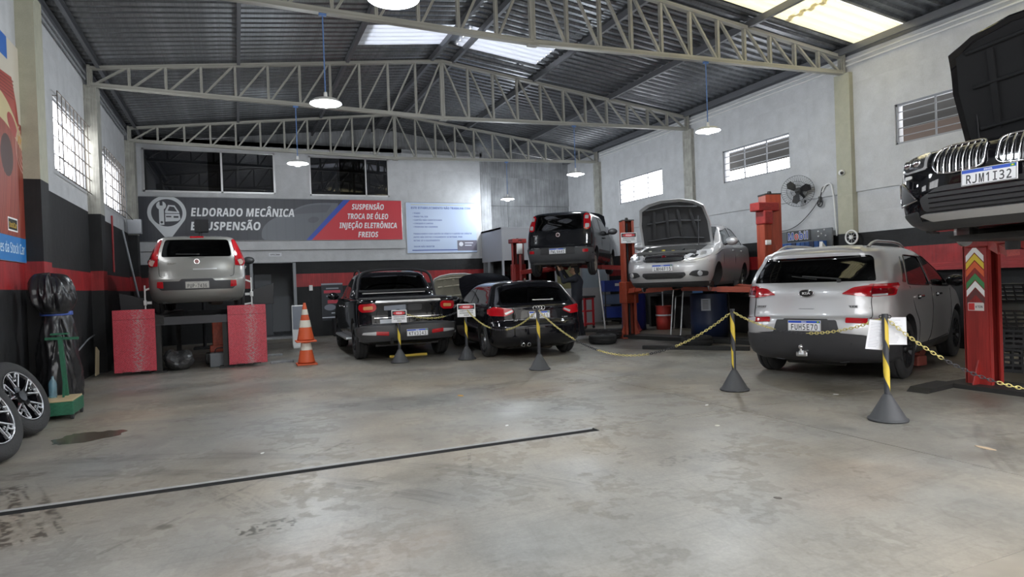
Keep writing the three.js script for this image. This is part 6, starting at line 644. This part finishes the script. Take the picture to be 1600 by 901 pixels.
{
  const t = thing('person', 'mechanic in dark overalls reaching up under the dusty hatchback', 'person', [7.5, 0, -13.62], -2.3), J = { hipL: V(.09, .92, 0), hipR: V(-.09, .92, 0), kneeL: V(.10, .50, .04), kneeR: V(-.11, .50, -.02), ankL: V(.11, .09, -.03), ankR: V(-.13, .09, -.09), toeL: V(.12, .04, .15), toeR: V(-.15, .04, .09), pel: V(0, .95, 0), waist: V(0, 1.10, .0), chest: V(0, 1.33, -.01), neck: V(0, 1.49, .0), head: V(0, 1.60, .05), shL: V(.18, 1.42, 0), shR: V(-.18, 1.42, 0), elL: V(.30, 1.36, .24), elR: V(-.29, 1.38, .24), wrL: V(.20, 1.60, .34), wrR: V(-.18, 1.62, .36) };
  const B = (a, b, r, q) => [J[a], J[b], r, q], suit = skin([B('pel', 'waist', .135, .125), B('waist', 'chest', .125, .15), B('chest', 'neck', .13, .06), B('shL', 'shR', .075, .075), B('hipL', 'kneeL', .10, .07), B('hipR', 'kneeR', .10, .07), B('kneeL', 'ankL', .07, .055), B('kneeR', 'ankR', .07, .055), B('shL', 'elL', .068, .05), B('shR', 'elR', .068, .05), B('elL', 'wrL', .05, .038), B('elR', 'wrR', .05, .038)], [-.45, 0, -.35], [.45, 1.75, .5], .016);
  mesh('overalls', suit, mat([.012, .014, .022], .85), t); const S = mat([.28, .16, .10], .6), head = skin([[V(0, 1.47, .01), V(0, 1.54, .03), .05, .05], [V(0, 1.60, .05), V(0, 1.66, .04), .075, .085], [V(0, 1.56, .10), V(0, 1.6, .11), .04, .05], [V(0, 1.605, .15), V(0, 1.59, .165), .012, .015], [V(.085, 1.61, .04), V(.088, 1.63, .035), .018, .02], [V(-.085, 1.61, .04), V(-.088, 1.63, .035), .018, .02]], [-.14, 1.42, -.1], [.14, 1.78, .22], .009, .02); const hd = mesh('head', head, S, t); mesh('hair', skin([[V(0, 1.67, .02), V(0, 1.69, .04), .085, .085], [V(0, 1.60, -.01), V(0, 1.65, -.0), .075, .08]], [-.14, 1.5, -.12], [.14, 1.8, .16], .01, .02), mat([.01, .009, .008], .9), hd); mesh('eye', [.033, -.033].map(x => new THREE.SphereGeometry(.011, 8, 6).translate(x, 1.625, .142)), M.plastic, hd); mesh('mouth', rbox(.045, .008, .01, 0, 1.562, .15, .003), mat([.2, .06, .05], .6), hd);
  for (const s of [1, -1]) { const w = s > 0 ? J.wrL : J.wrR, fb = [[w, w.clone().add(V(0, .07, .03)), .03, .036]]; [-.027, -.009, .009, .027].forEach((o, i) => { const b = w.clone().add(V(o, .085, .035)), l = [.03, .036, .034, .026][i]; fb.push([b, b.clone().add(V(0, l, .012)), .0095, .009], [b.clone().add(V(0, l, .012)), b.clone().add(V(0, l + .012, .035)), .009, .0085]); }); const th = w.clone().add(V(-s * .03, .035, .03)); fb.push([th, th.clone().add(V(-s * .025, .03, .02)), .011, .01], [th.clone().add(V(-s * .025, .03, .02)), th.clone().add(V(-s * .02, .055, .035)), .01, .009]); mesh('hand', skin(fb, [w.x - .09, w.y - .05, w.z - .05], [w.x + .09, w.y + .17, w.z + .13], .005, .008), S, t); mesh('shoe', skin([[s > 0 ? J.ankL : J.ankR, (s > 0 ? J.ankL : J.ankR).clone().add(V(0, -.04, -.02)), .05, .045], [(s > 0 ? J.ankL : J.ankR).clone().add(V(0, -.045, 0)), s > 0 ? J.toeL : J.toeR, .042, .038]], [-.3, 0, -.25], [.3, .2, .3], .012, .02), M.rubber, t); }
}
// ---------- right wall ----------
{ const t = thing('wall_fan', 'black wall fan in a round wire cage on the right wall', 'fan', [XR - .06, 3.1, -10.2]); const cg = []; for (let i = 0; i < 40; i++) { const a = i / 40 * 2 * Math.PI, c = Math.cos(a), s = Math.sin(a); cg.push(tube([[-.34, .05 * s, .05 * c], [-.36, .2 * s, .2 * c], [-.28, .32 * s, .32 * c], [-.18, .3 * s, .3 * c], [-.13, .1 * s, .1 * c]], .002, 12, 4)); } for (const [x, r] of [[-.28, .322], [-.36, .2], [-.35, .12]]) cg.push(new THREE.TorusGeometry(r, .004, 5, 48).rotateY(Math.PI / 2).translate(x, 0, 0)); const cage = mesh('cage', cg, M.darkMetal, t); mesh('motor', [new THREE.CylinderGeometry(.07, .08, .14, 20).rotateZ(Math.PI / 2).translate(-.13, 0, 0), cyl(.05, .05, .02, -.36, 0, 0).rotateZ(0)], M.plastic, t); mesh('hub', new THREE.CylinderGeometry(.06, .06, .06, 20).rotateZ(Math.PI / 2).translate(-.27, 0, 0), M.plastic, t); for (let i = 0; i < 3; i++) mesh('blade', extr([[.03, 0], [.12, -.09], [.24, -.1], [.27, .0], [.2, .07], [.06, .04]], .004).rotateX(.4).rotateZ(i * 2.094 + .4).rotateY(-Math.PI / 2).translate(-.27, 0, 0), M.plastic, t); mesh('bracket', [bar([-.1, -.02, 0], [.05, -.18, .12], .04), rbox(.05, .16, .1, .04, -.18, .12, .01)], M.plastic, t); t.rotation.order = 'YZX'; t.rotation.y = .6; t.rotation.z = .1; }
{ const t = thing('cctv_camera', 'small white dome security camera on the pale column', 'camera', [XR - .13, 3.3, -9.1]); mesh('dome', new THREE.SphereGeometry(.06, 18, 12), M.whitePaint, t); mesh('lens', new THREE.SphereGeometry(.032, 14, 10).translate(-.035, -.01, .03), M.gloss, t); mesh('mount', rbox(.06, .06, .06, .04, .02, 0, .01), M.whitePaint, t); }
tag(mesh('wall_cable', [tube([[XR - .02, 2.42, -11.4], [XR - .02, 2.3, -10.9], [XR - .03, 2.35, -10.4], [XR - .02, 2.65, -9.95], [XR - .02, 2.92, -9.72], [XR - .02, 3.1, -9.65], [XR - .02, 3.12, -9.52]], .008, 60, 6)], M.plastic), 'black cable drooping across the right wall below the fan', 'cable'); tag(mesh('drop_pipe', tube([[XR - .03, 3.0, -9.66], [XR - .03, 3.12, -9.58], [XR - .03, 3.14, -9.46], [XR - .03, 2.95, -9.40], [XR - .03, 2.4, -9.36], [XR - .03, 2.08, -9.34]], .016, 40, 8), M.whitePaint), 'white bent conduit beside the pale column', 'pipe'); tag(mesh('coiled_cable', [new THREE.TorusGeometry(.07, .012, 6, 20).rotateY(1.4).translate(XR - .03, 2.78, -9.72), new THREE.TorusGeometry(.05, .01, 6, 20).rotateY(1.2).translate(XR - .04, 2.8, -9.74), rbox(.05, .12, .05, XR - .03, 2.86, -9.72, .01)], M.plastic), 'small coil of black cable hanging on the right wall', 'cable');
{ const t = thing('tool_board', 'grey tool panel with Mobil lettering and blue bins', 'panel', [XR - .1, 0, 0]); t.userData.label = 'grey tool panel with blue bins and oil brand lettering on the right wall'; mesh('panel', rbox(.05, .75, 1.55, 0, 1.88, -10.15, .02), mat([.14, .15, .16], .5), t); const o = board('lettering', .62, .22, .01, canvasTex(310, 110, (k, w, h) => { k.fillStyle = '#35383d'; k.fillRect(0, 0, w, h); k.lineWidth = 8; let x = 10; for (const [s, c, ww] of [['M', '#1c3f9e', 88], ['o', '#c8322c', 58], ['b', '#1c3f9e', 58], ['i', '#1c3f9e', 28], ['l', '#1c3f9e', 28]]) { k.font = 'bold 110px sans-serif'; k.save(); k.translate(x, 96); k.scale(ww / k.measureText(s).width, 1); k.strokeStyle = '#e8e8ea'; k.lineWidth = 10; k.strokeText(s, 0, 0); k.fillStyle = c; k.fillText(s, 0, 0); k.restore(); x += ww + 4; } }), M.plastic, t, .002); o.rotation.y = -Math.PI / 2; o.position.set(-.04, 2.15, -10.2); mesh('stud', [[2.2, -9.7], [2.15, -9.62], [2.22, -9.55], [2.1, -9.7], [2.1, -9.52]].map(([y, z]) => new THREE.SphereGeometry(.018, 8, 6).translate(-.03, y, z)), M.paper, t); for (let i = 0; i < 12; i++) mesh('bin', rbox(.12, .2, .1, -.08, 1.9, -10.82 + i * .115, .012), i % 4 == 1 ? mat([.02, .03, .08], .4) : mat([.03, .10, .34], .4), t); mesh('ledge', rbox(.16, .02, 1.4, -.08, 1.79, -10.2, .004), M.alu, t); }
{ const t = tag(mesh('hose_reel', [new THREE.TorusGeometry(.13, .018, 8, 32).rotateY(Math.PI / 2).translate(XR - .1, 2.02, -8.95), cyl(.04, .04, .1, 0, 0, 0).rotateZ(Math.PI / 2).translate(XR - .08, 2.02, -8.95)], M.whitePaint), 'white round hose reel on the wall above the silver SUV', 'reel'); const s = []; for (let i = 0; i < 8; i++) { const a = i / 8 * 2 * Math.PI; s.push(bar([XR - .1, 2.02, -8.95], [XR - .1, 2.02 + .13 * Math.sin(a), -8.95 + .13 * Math.cos(a)], .008)); } mesh('spokes', s, M.alu, t); }
tag(mesh('wall_rail', [span(XR - .16, XR + .03, 1.40, 1.47, -8.6, -3.5), span(XR - .16, XR - .12, 1.33, 1.40, -8.6, -3.5)], M.red), 'red steel rail along the right wall under the stripe', 'rail');
{ const crate = (x, y, z, r, lab) => { const t = thing('plastic_crate', lab, 'crate', [x, y, z], r), w = .56, d = .4, h = .3, g = []; mesh('bottom', box(w, .015, d, 0, .01, 0), M.plastic, t); for (const s of [-1, 1]) { for (let i = 0; i < 5; i++) { g.push(box(w, .03, .014, 0, .03 + i * .065, s * d / 2), box(.014, .03, d, s * w / 2, .03 + i * .065, 0)); } for (let i = 0; i <= 5; i++) g.push(box(.02, h, .016, -w / 2 + i * w / 5, h / 2, s * d / 2)); for (let i = 0; i <= 4; i++) g.push(box(.016, h, .02, s * w / 2, h / 2, -d / 2 + i * d / 4)); } mesh('lattice', g, M.plastic, t); return t; };
  crate(9.3, 0, -5.2, .2, 'black plastic crate on the floor, bottom of the stack by the red lift'); crate(9.3, .31, -5.2, .25, 'black plastic crate, middle of the stack by the red lift'); const c = crate(9.25, .72, -5.15, .3, 'black plastic crate tilted on top of the stack'); c.rotation.z = .6; }
tag(mesh('foil_duct', (() => { const pts = []; for (let i = 0; i <= 24; i++) { const t = i / 24; pts.push([lerp(8.15, 9.1, t), .12 + .16 * t + .03 * Math.sin(t * 9), lerp(-4.3, -4.0, t)]); } const g = tube(pts, .11, 90, 16), p = g.attributes.position; for (let i = 0; i < p.count; i++) { const k = 1 + .12 * (vn(p.getX(i) * 22, p.getY(i) * 14 + p.getZ(i) * 14, 3) - .5); p.setY(i, p.getY(i) * k); p.setZ(i, p.getZ(i) + .05 * (k - 1)); } g.computeVertexNormals(); return g; })(), mat([.6, .6, .6], .25, .9)), 'crumpled silver foil duct lying beside the red lift base', 'duct');
tag(mesh('lift_foot', [bar([8.75, .12, -6.15], [9.5, .3, -6.5], .12, .16), rbox(.2, .14, .2, 8.75, .08, -6.12, .02)], mat([.25, .06, .045], .6, .2)), 'rusty red lift arm resting on the floor behind the red post', 'arm');
// small litter
{ const bits = [[5.15, -3.08, .16, .05, [.5, .38, .26], 'dry brown leaf on the floor near the right edge', 'leaf'], [4.0, -4.7, .05, .04, [.6, .58, .5], 'pale scrap on the floor before the near stanchion', 'scrap'], [4.55, -5.5, .06, .03, [.75, .75, .74], 'white paper scrap on the floor joint', 'scrap'], [6.1, -5.2, .06, .03, [.75, .75, .74], 'white paper scrap near the silver SUV wheel', 'scrap'], [2.35, -5.75, .05, .03, [.75, .75, .74], 'white scrap beyond the drain', 'scrap'], [.15, -5.9, .05, .03, [.7, .7, .68], 'small white scrap left of the drain middle', 'scrap'], [2.5, -7.6, .12, .06, [.6, .33, .06], 'orange paint chip on the floor', 'scrap'], [3.0, -3.0, .05, .03, [.1, .09, .08], 'dark pebble on the floor near the front', 'pebble']]; for (const [x, z, w, d, c, l, k] of bits) tag(mesh(k === 'leaf' ? 'dry_leaf' : k === 'pebble' ? 'pebble' : 'paper_scrap', (() => { const g = extr([[-w / 2, 0], [-w * .2, -d / 2], [w * .3, -d * .4], [w / 2, d * .1], [w * .1, d / 2], [-w * .35, d * .3]], .004).rotateX(-Math.PI / 2).rotateY(x * 7); return g.translate(x, .001, z); })(), mat(c, .8)), l, k); }
tag(mesh('yellow_bar', rbox(.75, .05, .06, 3.05, .025, -12.45, .01), M.yellow), 'thin yellow bar on the floor under the pickup', 'bar');
renderer.render(scene, camera);
